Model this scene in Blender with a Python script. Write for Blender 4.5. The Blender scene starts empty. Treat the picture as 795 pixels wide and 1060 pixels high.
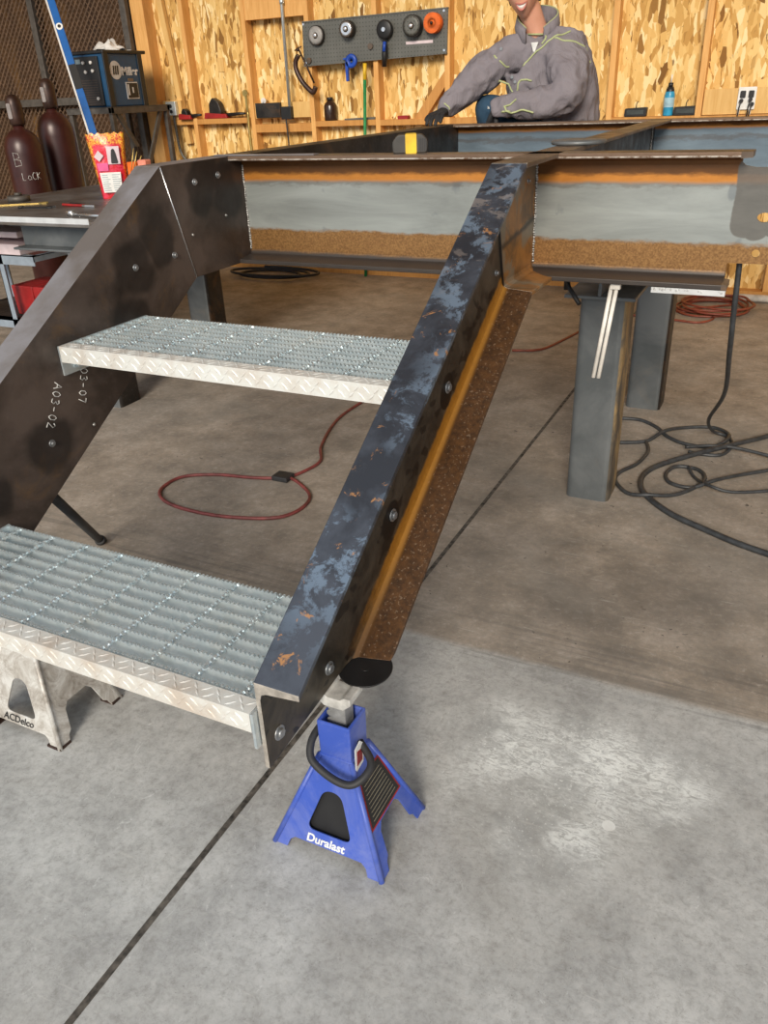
import bpy, bmesh, math, random
from mathutils import Vector, Matrix
from mathutils.bvhtree import BVHTree
random.seed(7)
C = bpy.context.scene.collection
PI = math.pi

# ------------------------------------------------------------------ camera, sky, exposure
scn = bpy.context.scene
cd = bpy.data.cameras.new('camera'); cam = bpy.data.objects.new('camera', cd); C.objects.link(cam)
r_ = Vector((0.89815, 0.43790, -0.03962)); d_ = Vector((0.17302, -0.43481, -0.88375)); w_ = Vector((-0.40422, 0.78688, -0.46629))
m3 = Matrix((r_, -d_, -w_)).transposed()
cam.matrix_world = Matrix.Translation((1.53948, -1.32578, 1.32816)) @ m3.to_4x4()
cd.sensor_fit = 'HORIZONTAL'; cd.sensor_width = 36.0; cd.lens = 36.0 * 824.96 / 795.0; cd.clip_start = .05; cd.clip_end = 200
scn.camera = cam
wd = bpy.data.worlds.new('sky'); scn.world = wd; wd.use_nodes = True
wn = wd.node_tree; wn.nodes.clear()
wo = wn.nodes.new('ShaderNodeOutputWorld'); wb = wn.nodes.new('ShaderNodeBackground')
wb.inputs[0].default_value = (.84, .92, 1.0, 1); wb.inputs[1].default_value = .85
wn.links.new(wb.outputs[0], wo.inputs[0])
sd = bpy.data.lights.new('sun', 'SUN'); sun = bpy.data.objects.new('sun', sd); C.objects.link(sun)
sd.energy = 3.4; sd.angle = math.radians(20); sd.color = (1.0, .90, .76)
sun.rotation_euler = Vector((-.22, .84, -.40)).to_track_quat('-Z', 'Y').to_euler()
sun.location = (2, -5, 5)
vs = scn.view_settings
scn.display_settings.display_device = 'sRGB'
vs.view_transform = 'Standard'; vs.look = 'None'; vs.exposure = 0.0; vs.gamma = 1.0; vs.use_curve_mapping = False

# ------------------------------------------------------------------ material helpers
def col(c): return (c[0], c[1], c[2], 1)
class G:
    def __init__(s, name):
        s.m = bpy.data.materials.new(name); s.m.use_nodes = True; s.t = s.m.node_tree
        s.b = s.t.nodes['Principled BSDF']; s.co = s.t.nodes.new('ShaderNodeTexCoord').outputs['Object']
    def n(s, typ, **kw):
        x = s.t.nodes.new(typ)
        for k, v in kw.items(): setattr(x, k, v)
        return x
    def put(s, sock, v):
        if isinstance(v, bpy.types.NodeSocket): s.t.links.new(v, sock)
        else: sock.default_value = v
    def map(s, scale=(1,1,1), rot=(0,0,0), loc=(0,0,0), co=None):
        x = s.n('ShaderNodeMapping'); s.put(x.inputs[0], co or s.co)
        x.inputs[1].default_value = loc; x.inputs[2].default_value = rot; x.inputs[3].default_value = scale
        return x.outputs[0]
    def noise(s, scale=5, detail=4, rough=.55, dist=0, co=None):
        x = s.n('ShaderNodeTexNoise'); s.put(x.inputs['Vector'], co or s.co)
        x.inputs['Scale'].default_value = scale; x.inputs['Detail'].default_value = detail
        x.inputs['Roughness'].default_value = rough; x.inputs['Distortion'].default_value = dist
        return x.outputs[0]
    def vor(s, scale=5, feature='F1', out='Distance', co=None, rnd=1.0):
        x = s.n('ShaderNodeTexVoronoi', feature=feature); s.put(x.inputs['Vector'], co or s.co)
        x.inputs['Scale'].default_value = scale; x.inputs['Randomness'].default_value = rnd
        return x.outputs[out]
    def ramp(s, f, pts, const=False):
        x = s.n('ShaderNodeValToRGB'); s.put(x.inputs[0], f); e = x.color_ramp.elements
        if const: x.color_ramp.interpolation = 'CONSTANT'
        while len(e) < len(pts): e.new(.5)
        for i, (p, c) in enumerate(pts):
            e[i].position = p; e[i].color = col(c) if isinstance(c, tuple) else (c, c, c, 1)
        return x.outputs[0]
    def mix(s, f, a, b):
        x = s.n('ShaderNodeMix', data_type='RGBA'); s.put(x.inputs[0], f)
        s.put(x.inputs[6], col(a) if isinstance(a, tuple) else a); s.put(x.inputs[7], col(b) if isinstance(b, tuple) else b)
        return x.outputs[2]
    def math(s, op, a, b=0.0, c=None):
        x = s.n('ShaderNodeMath', operation=op); s.put(x.inputs[0], a); s.put(x.inputs[1], b)
        if c is not None: s.put(x.inputs[2], c)
        return x.outputs[0]
    def axis(s, k, co=None):
        x = s.n('ShaderNodeSeparateXYZ'); s.put(x.inputs[0], co or s.co); return x.outputs[k]
    def sm(s, v, lo, hi):
        x = s.n('ShaderNodeMapRange', interpolation_type='SMOOTHSTEP'); s.put(x.inputs[0], v)
        x.inputs[1].default_value = lo; x.inputs[2].default_value = hi
        return x.outputs[0]
    def near(s, pts, rad, soft=.35, wob=.4, wsc=12):
        out = None; nz = s.noise(wsc, 2)
        for p in pts:
            x = s.n('ShaderNodeVectorMath', operation='DISTANCE'); s.put(x.inputs[0], s.co); x.inputs[1].default_value = p
            out = x.outputs['Value'] if out is None else s.math('MINIMUM', out, x.outputs['Value'])
        v = s.math('ADD', s.math('DIVIDE', out, rad), s.math('MULTIPLY', s.math('SUBTRACT', nz, .5), wob * 2))
        return s.math('SUBTRACT', 1.0, s.sm(v, 1 - soft, 1 + soft * .2))
    def fin(s, base, rough=.6, metal=0.0, bump=None, bs=.3, bd=.002, spec=None):
        s.put(s.b.inputs['Base Color'], col(base) if isinstance(base, tuple) else base)
        s.put(s.b.inputs['Roughness'], rough); s.put(s.b.inputs['Metallic'], metal)
        if spec is not None: s.b.inputs['Specular IOR Level'].default_value = spec
        if bump is not None:
            x = s.n('ShaderNodeBump'); x.inputs['Strength'].default_value = bs; x.inputs['Distance'].default_value = bd
            s.put(x.inputs['Height'], bump); s.t.links.new(x.outputs[0], s.b.inputs['Normal'])
        return s.m
def plain(name, c, rough=.6, metal=0.0, var=.25, sc=20, bs=.15):
    g = G(name); nz = g.noise(sc, 5)
    a = tuple(x * (1 - var) for x in c); b = tuple(min(1, x * (1 + var)) for x in c)
    return g.fin(g.ramp(nz, [(.3, a), (.7, b)]), rough, metal, bump=nz, bs=bs)

M = {}
# concrete
def concrete():
    g = G('concrete')
    big = g.noise(.9, 5, .6); mid = g.noise(6, 6, .65); fine = g.noise(90, 4, .7)
    y = g.axis(1); x = g.axis(0)
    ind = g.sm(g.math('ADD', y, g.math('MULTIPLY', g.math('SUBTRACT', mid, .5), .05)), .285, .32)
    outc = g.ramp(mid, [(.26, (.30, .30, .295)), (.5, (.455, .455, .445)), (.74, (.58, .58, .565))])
    inc = g.ramp(mid, [(.34, (.215, .178, .142)), (.5, (.325, .27, .215)), (.66, (.42, .355, .295))])  # indoor slab, tinted darker and browner to imitate shade and warm bounce
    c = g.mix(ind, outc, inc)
    c = g.mix(g.math('MULTIPLY', g.ramp(big, [(.35, 1.0), (.6, 0.0)]), .40), c, (.22, .212, .20))
    c = g.mix(g.math('MULTIPLY', g.ramp(fine, [(.3, 1.0), (.5, 0.0)]), .35), c, (.20, .19, .175))
    grain = g.noise(42, 8, .8, .3); pits = g.noise(210, 2, .6)
    c = g.mix(g.math('MULTIPLY', g.ramp(grain, [(.36, 1.0), (.52, 0.0)]), .38), c, (.17, .16, .145))
    c = g.mix(g.math('MULTIPLY', g.ramp(grain, [(.54, 0.0), (.70, 1.0)]), .30), c, (.66, .64, .60))
    c = g.mix(g.math('MULTIPLY', g.ramp(pits, [(.66, 0.0), (.72, 1.0)]), .5), c, (.13, .12, .11))
    # grinding grime between bays
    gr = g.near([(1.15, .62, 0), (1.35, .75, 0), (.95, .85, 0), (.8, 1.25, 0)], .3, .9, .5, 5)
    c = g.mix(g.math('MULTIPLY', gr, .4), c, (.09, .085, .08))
    # dark specks of slag and paint
    sp = g.noise(38, 2, .5, .6); sp2 = g.noise(3.0, 3)
    spk = g.math('MULTIPLY', g.ramp(sp, [(.70, 0.0), (.72, 1.0)]), g.math('MULTIPLY', g.ramp(sp2, [(.45, 0.0), (.6, 1.0)]), ind))
    c = g.mix(g.math('MULTIPLY', spk, .85), c, (.03, .028, .026))
    # white dust splatter on the apron
    ws = g.near([(1.36, .02, 0), (1.28, -.16, 0), (1.48, .02, 0), (1.18, -.02, 0)], .20, 1.0, .8, 3.5)
    ap = g.math('SUBTRACT', 1.0, ind)
    ws = g.math('MULTIPLY', ws, ap)
    st = g.noise(34, 8, .8, 1.5, g.map((1, 2.2, 1), (0, 0, .7))); dots = g.noise(130, 3, .6)
    cl = g.ramp(g.noise(6, 4, .6), [(.36, 0.0), (.55, 1.0)])
    m1 = g.math('MULTIPLY', g.math('MULTIPLY', ws, cl), g.ramp(st, [(.44, 0.0), (.54, 1.0)]))
    m2 = g.math('MULTIPLY', ws, g.ramp(dots, [(.60, 0.0), (.66, 1.0)]))
    c = g.mix(g.math('MULTIPLY', ws, .30), c, (.58, .61, .61))
    c = g.mix(g.math('MULTIPLY', m1, .85), c, (.88, .90, .88))
    c = g.mix(g.math('MULTIPLY', m2, .7), c, (.88, .90, .88))
    c = g.mix(g.near([(1.406, -.136, 0)], .014, .1, .1, 30), c, (.88, .89, .87))
    st2 = g.noise(11, 8, .82, 2.5, g.map((1.6, 1, 1), (0, 0, .4)))
    c = g.mix(g.math('MULTIPLY', g.math('MULTIPLY', g.ramp(st2, [(.60, 0.0), (.66, 1.0)]), ap), .45), c, (.76, .77, .76))
    blotch = g.noise(2.2, 6, .65, .5)
    c = g.mix(g.math('MULTIPLY', g.ramp(blotch, [(.52, 0.0), (.70, 1.0)]), .45), c, (.25, .235, .21))
    scr = g.noise(20, 4, .7, .3, g.map((.4, 5, 1), (0, 0, .9)))
    c = g.mix(g.math('MULTIPLY', g.ramp(scr, [(.62, 0.0), (.70, 1.0)]), .25), c, (.62, .60, .56))
    tracks = g.noise(5, 3, .5, 0, g.map((.35, 9, 1)))
    tr = g.math('MULTIPLY', g.math('MULTIPLY', g.ramp(tracks, [(.5, 0.0), (.62, 1.0)]), .35),
                g.math('MULTIPLY', g.sm(y, .22, .30), g.math('SUBTRACT', 1.0, g.sm(y, .38, .55))))
    c = g.mix(tr, c, (.10, .095, .09))
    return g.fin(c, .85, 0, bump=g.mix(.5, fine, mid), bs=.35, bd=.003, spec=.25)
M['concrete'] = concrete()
M['joint'] = plain('joint_filler', (.075, .065, .055), .9, 0, .9, 45)
def osb():
    g = G('osb')
    base = None
    nzv = g.n('ShaderNodeTexNoise'); nzv.inputs['Scale'].default_value = 9; g.put(nzv.inputs['Vector'], g.co)
    add = g.n('ShaderNodeVectorMath', operation='MULTIPLY_ADD'); g.put(add.inputs[0], nzv.outputs['Color']); add.inputs[1].default_value = (.035,)*3; g.put(add.inputs[2], g.co)
    wob = add.outputs[0]
    rp = [(0, (.20, .09, .02)), (.12, (.50, .27, .07)), (.45, (.70, .43, .14)), (.8, (.80, .55, .22)), (1, (.90, .72, .40))]
    for k, (ang, sx, sz) in enumerate([(.12, 26, 8), (-.5, 32, 10), (.75, 30, 9), (-.1, 40, 10), (1.35, 36, 12)]):
        co = g.map((sx, 3, sz), (0, ang, 0), (k * 3.1, k * 1.7, k * 2.3), wob)
        cell = g.vor(1.0, 'F1', 'Color', co); v = g.axis(0, cell)
        c = g.ramp(v, rp)
        if base is None: base = c
        else:
            sel = g.axis(1, cell); base = g.mix(g.ramp(sel, [(.60, 0.0), (.63, 1.0)]), base, c)
    ed = g.noise(60, 3, .6, .5, g.map((1, 1, .3)))
    base = g.mix(g.math('MULTIPLY', g.ramp(ed, [(.64, 0.0), (.70, 1.0)]), .75), base, (.10, .045, .012))
    return g.fin(base, .75, 0, bump=ed, bs=.3, spec=.3)
M['osb'] = osb()
def wood(name, a, b):
    g = G(name); nz = g.noise(7, 5, .6, 1.2, g.map((5, 5, .5))); k = g.vor(2.3, co=g.map((3, 3, 1)))
    c = g.ramp(nz, [(.3, a), (.7, b)])
    c = g.mix(g.ramp(k, [(.0, .8), (.07, 0.0)]), c, (.13, .05, .015))
    return g.fin(c, .65, 0, bump=nz, bs=.2)
M['pine'] = wood('pine', (.62, .30, .08), (.78, .44, .15))
M['pine_dark'] = wood('pine_dark', (.46, .20, .045), (.60, .30, .08))
M['ply'] = wood('plywood', (.62, .36, .11), (.74, .48, .18))

S = .612; CS = 1 / math.sqrt(1 + S * S); SN = S * CS
def band(g, lo, hi, v, nz, amp):
    vv = g.math('ADD', v, g.math('MULTIPLY', g.math('SUBTRACT', nz, .5), amp))
    return g.math('MULTIPLY', g.sm(vv, lo - .006, lo + .006), g.math('SUBTRACT', 1.0, g.sm(vv, hi - .006, hi + .006)))
def beam_mat(name, ztop, grey=(.33, .35, .335), h=.305, patch=False, rk=1.0):
    g = G(name); z = g.axis(2); v = g.math('SUBTRACT', ztop, z)
    nz = g.noise(30, 5, .7, 0, g.map((.5, .5, 1.6))); lo = g.noise(3, 4); fine = g.noise(120, 3, .7)
    c = g.mix(g.ramp(g.noise(5, 6, .65, .5, g.map((.5, 1, 3))), [(.3, 0.0), (.7, 1.0)]), tuple(x * .74 for x in grey), tuple(x * 1.2 for x in grey))
    c = g.mix(g.math('MULTIPLY', g.ramp(g.noise(14, 3, .5), [(.66, 0.0), (.72, 1.0)]), .5), c, (.14, .16, .18))
    # rust along both fillets
    c = g.mix(g.math('MULTIPLY', band(g, .066, .082, v, nz, .05), .45), c, (.10, .07, .05))
    c = g.mix(band(g, -.1, .072*rk, v, nz, .012), c, g.mix(nz, (.42, .15, .025), (.74, .31, .06)))
    c = g.mix(band(g, -.1, .053*rk, v, nz, .022), c, g.mix(nz, (.10, .045, .018), (.24, .095, .025)))
    rb = g.mix(g.ramp(g.noise(230, 3, .65), [(.36, 0.0), (.66, 1.0)]), g.mix(lo, (.17, .085, .03), (.22, .105, .038)), (.37, .20, .072))
    c = g.mix(band(g, h - .095, h + .1, v, nz, .03), c, rb)
    c = g.mix(band(g, h - .030, h + .1, v, nz, .012), c, g.mix(nz, (.040, .034, .032), (.085, .07, .06)))
    if patch:
        pm = g.near([(1.425+.004*k*0, .84, 1.135-.012*k) for k in range(11)] + [(1.45, .84, 1.13-.012*k) for k in range(11)] + [(1.50, .84, 1.13), (1.50, .84, 1.09), (1.50,.84,1.05), (1.49,.84,1.02)], .034, .10, .16, 14)
        c = g.mix(g.math('MULTIPLY', pm, .9), c, g.mix(nz, (.10, .095, .085), (.19, .175, .155)))
    return g.fin(c, g.ramp(lo, [(.3, .30), (.7, .5)]), .45, bump=fine, bs=.12, bd=.001)
M['beam'] = beam_mat('primed_rusty_beam', 1.178, patch=True)
M['backbeam'] = beam_mat('blue_grey_beam', 1.178, (.17, .225, .275), rk=.55)
def scale_mat(name, base, base2, wet=None, rust=.3, orange=(.30, .13, .025), rough=(.3, .6), metal=.4, speck=.3, rsc=5):
    g = G(name); n1 = g.noise(3.2, 6, .6, .4); n2 = g.noise(11, 5, .7); n3 = g.noise(70, 3, .6)
    c = g.mix(g.ramp(n1, [(.42, 0.0), (.58, 1.0)]), base, base2)
    rm = g.math('MULTIPLY', g.ramp(g.noise(rsc, 6, .72, .8), [(.55, 0.0), (.72, 1.0)]), rust)
    c = g.mix(rm, c, orange)
    c = g.mix(g.math('MULTIPLY', g.ramp(n3, [(.6, 0.0), (.72, 1.0)]), speck), c, (.20, .17, .14))
    if wet: c = g.mix(wet(g), c, (.010, .009, .009))
    return g, c, g.ramp(n2, [(.3, rough[0]), (.7, rough[1])]), metal, n3
def fin_scale(a, bs=.12): g, c, r, mt, n3 = a; return g.fin(c, r, mt, bump=n3, bs=bs, bd=.001)
M['inner_web'] = fin_scale(scale_mat('dark_mill_scale', (.050, .036, .029), (.125, .092, .076),
    wet=lambda g: g.math('MULTIPLY', g.near([(0, -.08, .603), (0, .31, .95), (0, .42, 1.0), (0, .64, 1.13), (0, .74, 1.09), (0, -.3, .55), (0, .28, .80)], .085, .35, 1.0, 7), .65),
    rust=.38, orange=(.30, .15, .035), rough=(.32, .6), metal=.3, speck=.12, rsc=4))
# worn grey upper faces of the left stringer
M['flange_grey'] = fin_scale(scale_mat('grey_flange_face', (.26, .25, .265), (.16, .14, .13), rust=.35, orange=(.16, .11, .07), rough=(.38, .6), metal=.3))
def blue_flange():
    g = G('blue_mottled_flange'); n1 = g.noise(7, 6, .65, .3); n2 = g.noise(17, 6, .72, .25); n4 = g.noise(3.5, 3); n3 = g.noise(70, 3)
    c = g.mix(g.ramp(n1, [(.4, 0.0), (.6, 1.0)]), (.035, .038, .048), (.075, .085, .108))
    c = g.mix(g.math('MULTIPLY', g.math('MULTIPLY', g.ramp(n2, [(.50, 0.0), (.56, 1.0)]), g.math('MULTIPLY', g.ramp(n4, [(.42, 0.0), (.56, 1.0)]), g.sm(g.axis(1), -.56, -.36))), .75), c, (.20, .27, .36))
    c = g.mix(g.math('MULTIPLY', g.ramp(g.noise(24, 5, .7, .6), [(.62, 0.0), (.67, 1.0)]), .85), c, (.50, .24, .09))
    y = g.axis(1); up = g.sm(y, .05, .4)
    c = g.mix(g.math('MULTIPLY', up, g.math('MULTIPLY', g.ramp(g.noise(16, 5, .7, .6, g.map((1, 3, 1), (0, 0, .8))), [(.55, 0.0), (.62, 1.0)]), .6)), c, (.30, .26, .24))
    return g.fin(c, g.ramp(n1, [(.3, .30), (.7, .5)]), .45, bump=n3, bs=.1, bd=.001)
M['flange_blue'] = blue_flange()
def outer_web():
    g = G('stringer_outer_face'); y = g.axis(1); z = g.axis(2)
    # distance below the top line, square to the slope
    v = g.math('MULTIPLY', g.math('SUBTRACT', g.math('MULTIPLY_ADD', y, S, .867), z), CS)
    nz = g.noise(35, 5, .7); fine = g.noise(110, 3, .7); n1 = g.noise(12, 5, .65, .8)
    c = g.mix(g.ramp(n1, [(.4, 0.0), (.65, 1.0)]), (.032, .027, .021), (.085, .070, .052))
    blot = g.noise(26, 2, .4, .3, g.map((1, .8, 1.3)))
    c = g.mix(g.math('MULTIPLY', g.ramp(blot, [(.60, 0.0), (.63, 1.0)]), .8), c, (.008, .008, .008))
    c = g.mix(g.math('MULTIPLY', band(g, .258, .325, v, nz, .02), g.sm(g.math('ADD', y, g.math('MULTIPLY', nz, .12)), -.26, .02)), c, g.mix(nz, (.26, .11, .012), (.52, .23, .03)))
    wet = g.near([(.913, .228, .75), (.913, .215, .735), (.913, -.067, .579), (.913, -.085, .565)], .034, .12, .2, 9)
    c = g.mix(wet, c, (.006, .006, .006))
    return g.fin(c, .42, .3, bump=fine, bs=.15, bd=.001)
M['outer_web'] = outer_web()
def brown_flange():
    g = G('rusty_lower_flange'); nz = g.noise(60, 5, .75); n1 = g.noise(6, 5, .6)
    x = g.axis(0)
    c = g.mix(g.ramp(nz, [(.35, 0.0), (.65, 1.0)]), (.045, .022, .010), (.115, .052, .018))
    c = g.mix(g.math('MULTIPLY', g.ramp(g.noise(160, 2, .5), [(.62, 0.0), (.68, 1.0)]), .4), c, (.36, .26, .18))
    c = g.mix(g.math('SUBTRACT', 1.0, g.sm(g.math('ADD', x, g.math('MULTIPLY', nz, .01)), .922, .936)), c, g.mix(g.sm(g.axis(1), -.30, -.02), (.12, .06, .022), g.mix(nz, (.26, .11, .014), (.54, .25, .032))))
    return g.fin(c, g.ramp(n1, [(.3, .4), (.7, .65)]), .25, bump=nz, bs=.2, bd=.001)
M['flange_brown'] = brown_flange()
def landing():
    g = G('landing_outer_rust'); nz = g.noise(9, 6, .7, .8); fine = g.noise(110, 3)
    z = g.axis(2)
    c = g.mix(g.ramp(nz, [(.36, 0.0), (.6, 1.0)]), (.10, .055, .022), (.34, .15, .035))
    c = g.mix(g.ramp(g.noise(4.5, 4, .6, 1.2), [(.50, 0.0), (.56, .85)]), c, (.20, .165, .115))
    c = g.mix(g.math('MULTIPLY', band(g, .995, 1.008, g.math('MULTIPLY_ADD', g.axis(1), -.12, g.math('ADD', z, .085)), nz, .02), .85), c, (.02, .014, .01))
    return g.fin(c, .5, .25, bump=fine, bs=.15, bd=.001)
M['landing_rust'] = landing()
def edge():
    g = G('scuffed_flange_edge'); n = g.noise(90, 4, .7, 0, g.map((.5, 1, 1)))
    lowz = g.math('SUBTRACT', 1.0, g.sm(g.math('ADD', g.axis(2), g.math('MULTIPLY', n, .004)), 1.171, 1.1735))
    return g.fin(g.mix(g.math('MULTIPLY', lowz, g.ramp(n, [(.40, 0.0), (.58, 1.0)])), g.mix(n, (.12, .07, .045), (.22, .14, .09)), (.66, .60, .53)), .45, .4)
M['edge'] = edge()
M['dark_steel'] = fin_scale(scale_mat('dark_steel', (.018, .016, .015), (.045, .038, .034), rust=.25, metal=.4))
M['brown_steel'] = fin_scale(scale_mat('brown_steel', (.10, .07, .05), (.17, .13, .10), rust=.5, orange=(.32, .15, .05), metal=.35))
M['table'] = fin_scale(scale_mat('table_plate', (.20, .19, .18), (.12, .10, .085), rust=.5, orange=(.26, .17, .10), metal=.4, rough=(.3,.5)))
M['column_steel'] = fin_scale(scale_mat('column_steel', (.095, .105, .11), (.15, .16, .165), rust=.25, orange=(.20, .17, .13), metal=.35, rough=(.35, .6), speck=.1))
def column_seam():
    g = G('column_side'); nz = g.noise(8, 6, .7, .6, g.map((1, 1, .5)))
    c = g.ramp(nz, [(.30, (.04, .038, .035)), (.45, (.13, .11, .085)), (.58, (.36, .25, .12)), (.72, (.12, .10, .08))])
    return g.fin(c, .55, .3, bump=nz, bs=.1)
M['column_seam'] = column_seam()
def galv():
    g = G('galvanised_steel'); v = g.vor(70, 'F1', 'Color'); nz = g.noise(14, 5, .6)
    c = g.mix(g.math('MULTIPLY', g.axis(0, v), .6), (.62, .71, .75), (.82, .88, .90))
    c = g.mix(g.math('MULTIPLY', g.ramp(nz, [(.5, 0.0), (.75, 1.0)]), .35), c, (.52, .47, .38))
    return g.fin(c, g.ramp(nz, [(.3, .32), (.7, .52)]), .75, bump=nz, bs=.1)
M['galv'] = galv()
def galv_nose():
    g = G('galvanised_checker_plate'); nz = g.noise(10, 6, .7)
    c = g.mix(g.ramp(nz, [(.45, 0.0), (.68, .7)]), (.80, .80, .76), (.58, .47, .37))
    return g.fin(c, .5, .35, bump=nz, bs=.1)
M['galv_nose'] = galv_nose()
M['weld'] = plain('weld_bead', (.42, .41, .39), .35, .8, .6, 220, .8)
M['cut_edge'] = plain('bright_cut_edge', (.55, .50, .44), .4, .6, .3, 60)
M['bolt'] = plain('bolt_grey', (.30, .31, .32), .4, .7)
M['blue'] = None
def jack_blue():
    g = G('jack_blue_paint'); nz = g.noise(7, 6, .7); f = g.noise(120, 3)
    c = g.mix(nz, (.025, .065, .34), (.060, .120, .54))
    c = g.mix(g.math('MULTIPLY', g.ramp(g.noise(5, 6, .75, .6), [(.42, 0.0), (.70, 1.0)]), .6), c, (.24, .27, .50))
    c = g.mix(g.math('MULTIPLY', g.ramp(g.noise(60, 3, .6, 1), [(.72, 0.0), (.75, 1.0)]), .6), c, (.02, .02, .03))
    return g.fin(c, .42, 0, bump=f, bs=.15, bd=.001)
M['blue'] = jack_blue()
def dirty_white():
    g = G('worn_cast_aluminium'); nz = g.noise(16, 7, .75, .6); f = g.noise(80, 3)
    c = g.ramp(nz, [(.30, (.18, .15, .12)), (.47, (.46, .43, .39)), (.6, (.66, .65, .62))])
    return g.fin(c, .5, .25, bump=f, bs=.3, bd=.001)
M['castalu'] = dirty_white()
M['cast'] = plain('cast_iron_post', (.34, .34, .33), .5, .5, .35, 40, .3)
M['saddle'] = plain('saddle_worn', (.62, .61, .58), .45, .3, .3, 40, .3)
M['black'] = plain('black', (.012, .012, .013), .45)
M['black_rubber'] = plain('black_rubber', (.022, .022, .024), .6)
M['cable_black'] = plain('cable_black', (.035, .038, .042), .5, 0, .4, 40)
M['hose_red'] = plain('hose_red', (.17, .038, .036), .5, 0, .45, 25)
M['hose_orange'] = plain('hose_orange', (.20, .045, .025), .5, 0, .3)
M['white'] = plain('white', (.75, .75, .73), .5, 0, .1)
M['offwhite'] = plain('rag_white', (.62, .60, .58), .9, 0, .25, 9, .6)
M['chalk'] = plain('chalk', (.62, .61, .58), .95, 0, .2)
M['yellow'] = plain('yellow', (.75, .47, .02), .5)
M['orange'] = plain('orange', (.75, .14, .015), .6)
M['green'] = plain('green', (.015, .22, .07), .5)
M['toolblue'] = plain('tool_blue', (.01, .06, .38), .45)
M['red'] = plain('red', (.30, .012, .012), .5)
M['brass'] = plain('brass', (.50, .36, .12), .35, .8)
M['chrome'] = plain('chrome', (.75, .76, .78), .25, .9, .1)
M['alu'] = plain('aluminium', (.78, .78, .77), .4, .6, .1)
M['maroon'] = plain('cylinder_maroon', (.045, .012, .010), .35, .1, .35, 8, .05)
M['capbrown'] = plain('cylinder_cap', (.045, .022, .016), .4, .3, .4)
M['cage'] = plain('cage_steel', (.125, .075, .045), .6, .2, .4)
M['cageframe'] = plain('cage_frame', (.10, .09, .08), .55, .4, .3)
M['cageback'] = None
def cageback():
    g = G('dark_brown_panel'); nz = g.noise(2.2, 5, .6, .5, g.map((2, 1, .6)))
    return g.fin(g.ramp(nz, [(.3, (.03, .014, .008)), (.55, (.08, .038, .014)), (.75, (.22, .11, .03))]), .8)  # mottled dark brown for the sheet behind the mesh
M['cageback'] = cageback()
M['welder_blue'] = plain('welder_blue', (.008, .055, .13), .4, 0, .15)
M['level_blue'] = plain('level_blue', (.005, .10, .36), .4, 0, .1)
M['cartgrey'] = plain('cart_grey_paint', (.27, .32, .38), .45, .1, .15)
M['paper'] = plain('paper_pink', (.66, .55, .58), .7, 0, .1)
def pegmat():
    g = G('panel_grey_steel'); d = g.vor(40, 'F1', 'Distance', g.map((1, .001, 1)), 0.0); nz = g.noise(8, 5)
    c = g.mix(nz, (.085, .085, .075), (.17, .17, .155)); c = g.mix(g.math('MULTIPLY', g.math('LESS_THAN', d, .17), .6), c, (.02, .02, .02))
    return g.fin(c, .5, .3)
M['pegsteel'] = pegmat()
M['pegsteel2'] = plain('cap_slot_grey', (.26, .23, .22), .5)  # paler grey stands in for the highlight on the cap slots
M['brownbottle'] = plain('brown_bottle', (.035, .018, .012), .2)
M['tealblue'] = plain('bottle_blue', (.03, .30, .52), .35)
M['plasterwall'] = plain('side_wall_ply', (.42, .25, .10), .8)
M['pvc'] = plain('pvc', (.72, .68, .62), .5)
def bagmat():
    g = G('snack_bag_print'); z = g.axis(2); nz = g.noise(45, 4, .6, 1.5)
    c = g.mix(g.ramp(nz, [(.45, 0.0), (.55, 1.0)]), (.62, .02, .03), (.72, .05, .10))
    fl = g.ramp(g.noise(60, 4, .7, 2), [(.47, (.55, .03, .02)), (.53, (.85, .45, .04))])
    c = g.mix(g.sm(z, .265, .28), c, fl)
    xx = g.axis(0); edge = g.sm(g.math('ABSOLUTE', g.math('SUBTRACT', xx, g.math('MULTIPLY', z, 0.0))), .068, .075)
    c = g.mix(edge, c, fl)
    return g.fin(c, .3, 0, bump=g.noise(14, 3), bs=.5, bd=.01)
M['bag'] = bagmat()
# cloth, skin
def cloth(name, a, b, sc=260, bs=.25, wr=.0):
    g = G(name); f = g.noise(sc, 2, .5); n = g.noise(9, 5, .6, .8)
    w = g.noise(9, 5, .55, 1.8, g.map((1, 1, .5)))
    return g.fin(g.mix(n, a, b), .9, 0, bump=g.mix(.12, w, f), bs=bs + wr, bd=.035, spec=.2)
M['jacket'] = cloth('jacket_grey', (.185, .165, .185), (.27, .245, .265), wr=.35)
M['lime'] = plain('lime_piping', (.40, .44, .22), .8, 0, .15)
M['jeans'] = cloth('denim', (.018, .045, .085), (.05, .10, .16), wr=.15)
M['tee'] = plain('tee_white', (.75, .75, .73), .9)
def skin():
    g = G('skin'); n = g.noise(22, 4)
    m = g.fin(g.mix(n, (.58, .27, .17), (.70, .36, .25)), .45, 0, bump=g.noise(90, 3), bs=.08, bd=.001)
    g.b.inputs['Subsurface Weight'].default_value = .08; g.b.inputs['Subsurface Radius'].default_value = (.02, .008, .004)
    return m
M['skin'] = skin()
M['lip'] = plain('lip', (.52, .17, .13), .4, 0, .1)
M['tooth'] = plain('tooth', (.85, .82, .76), .25, 0, .03)
M['hair'] = plain('hair_brown', (.045, .028, .016), .7, 0, .4, 60, .5)
M['glove'] = plain('glove_black', (.020, .020, .022), .7, 0, .4, 40, .4)
M['eye'] = plain('eye_white', (.8, .8, .78), .2, 0, .03)
M['iris'] = plain('iris', (.05, .03, .02), .2)

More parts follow.
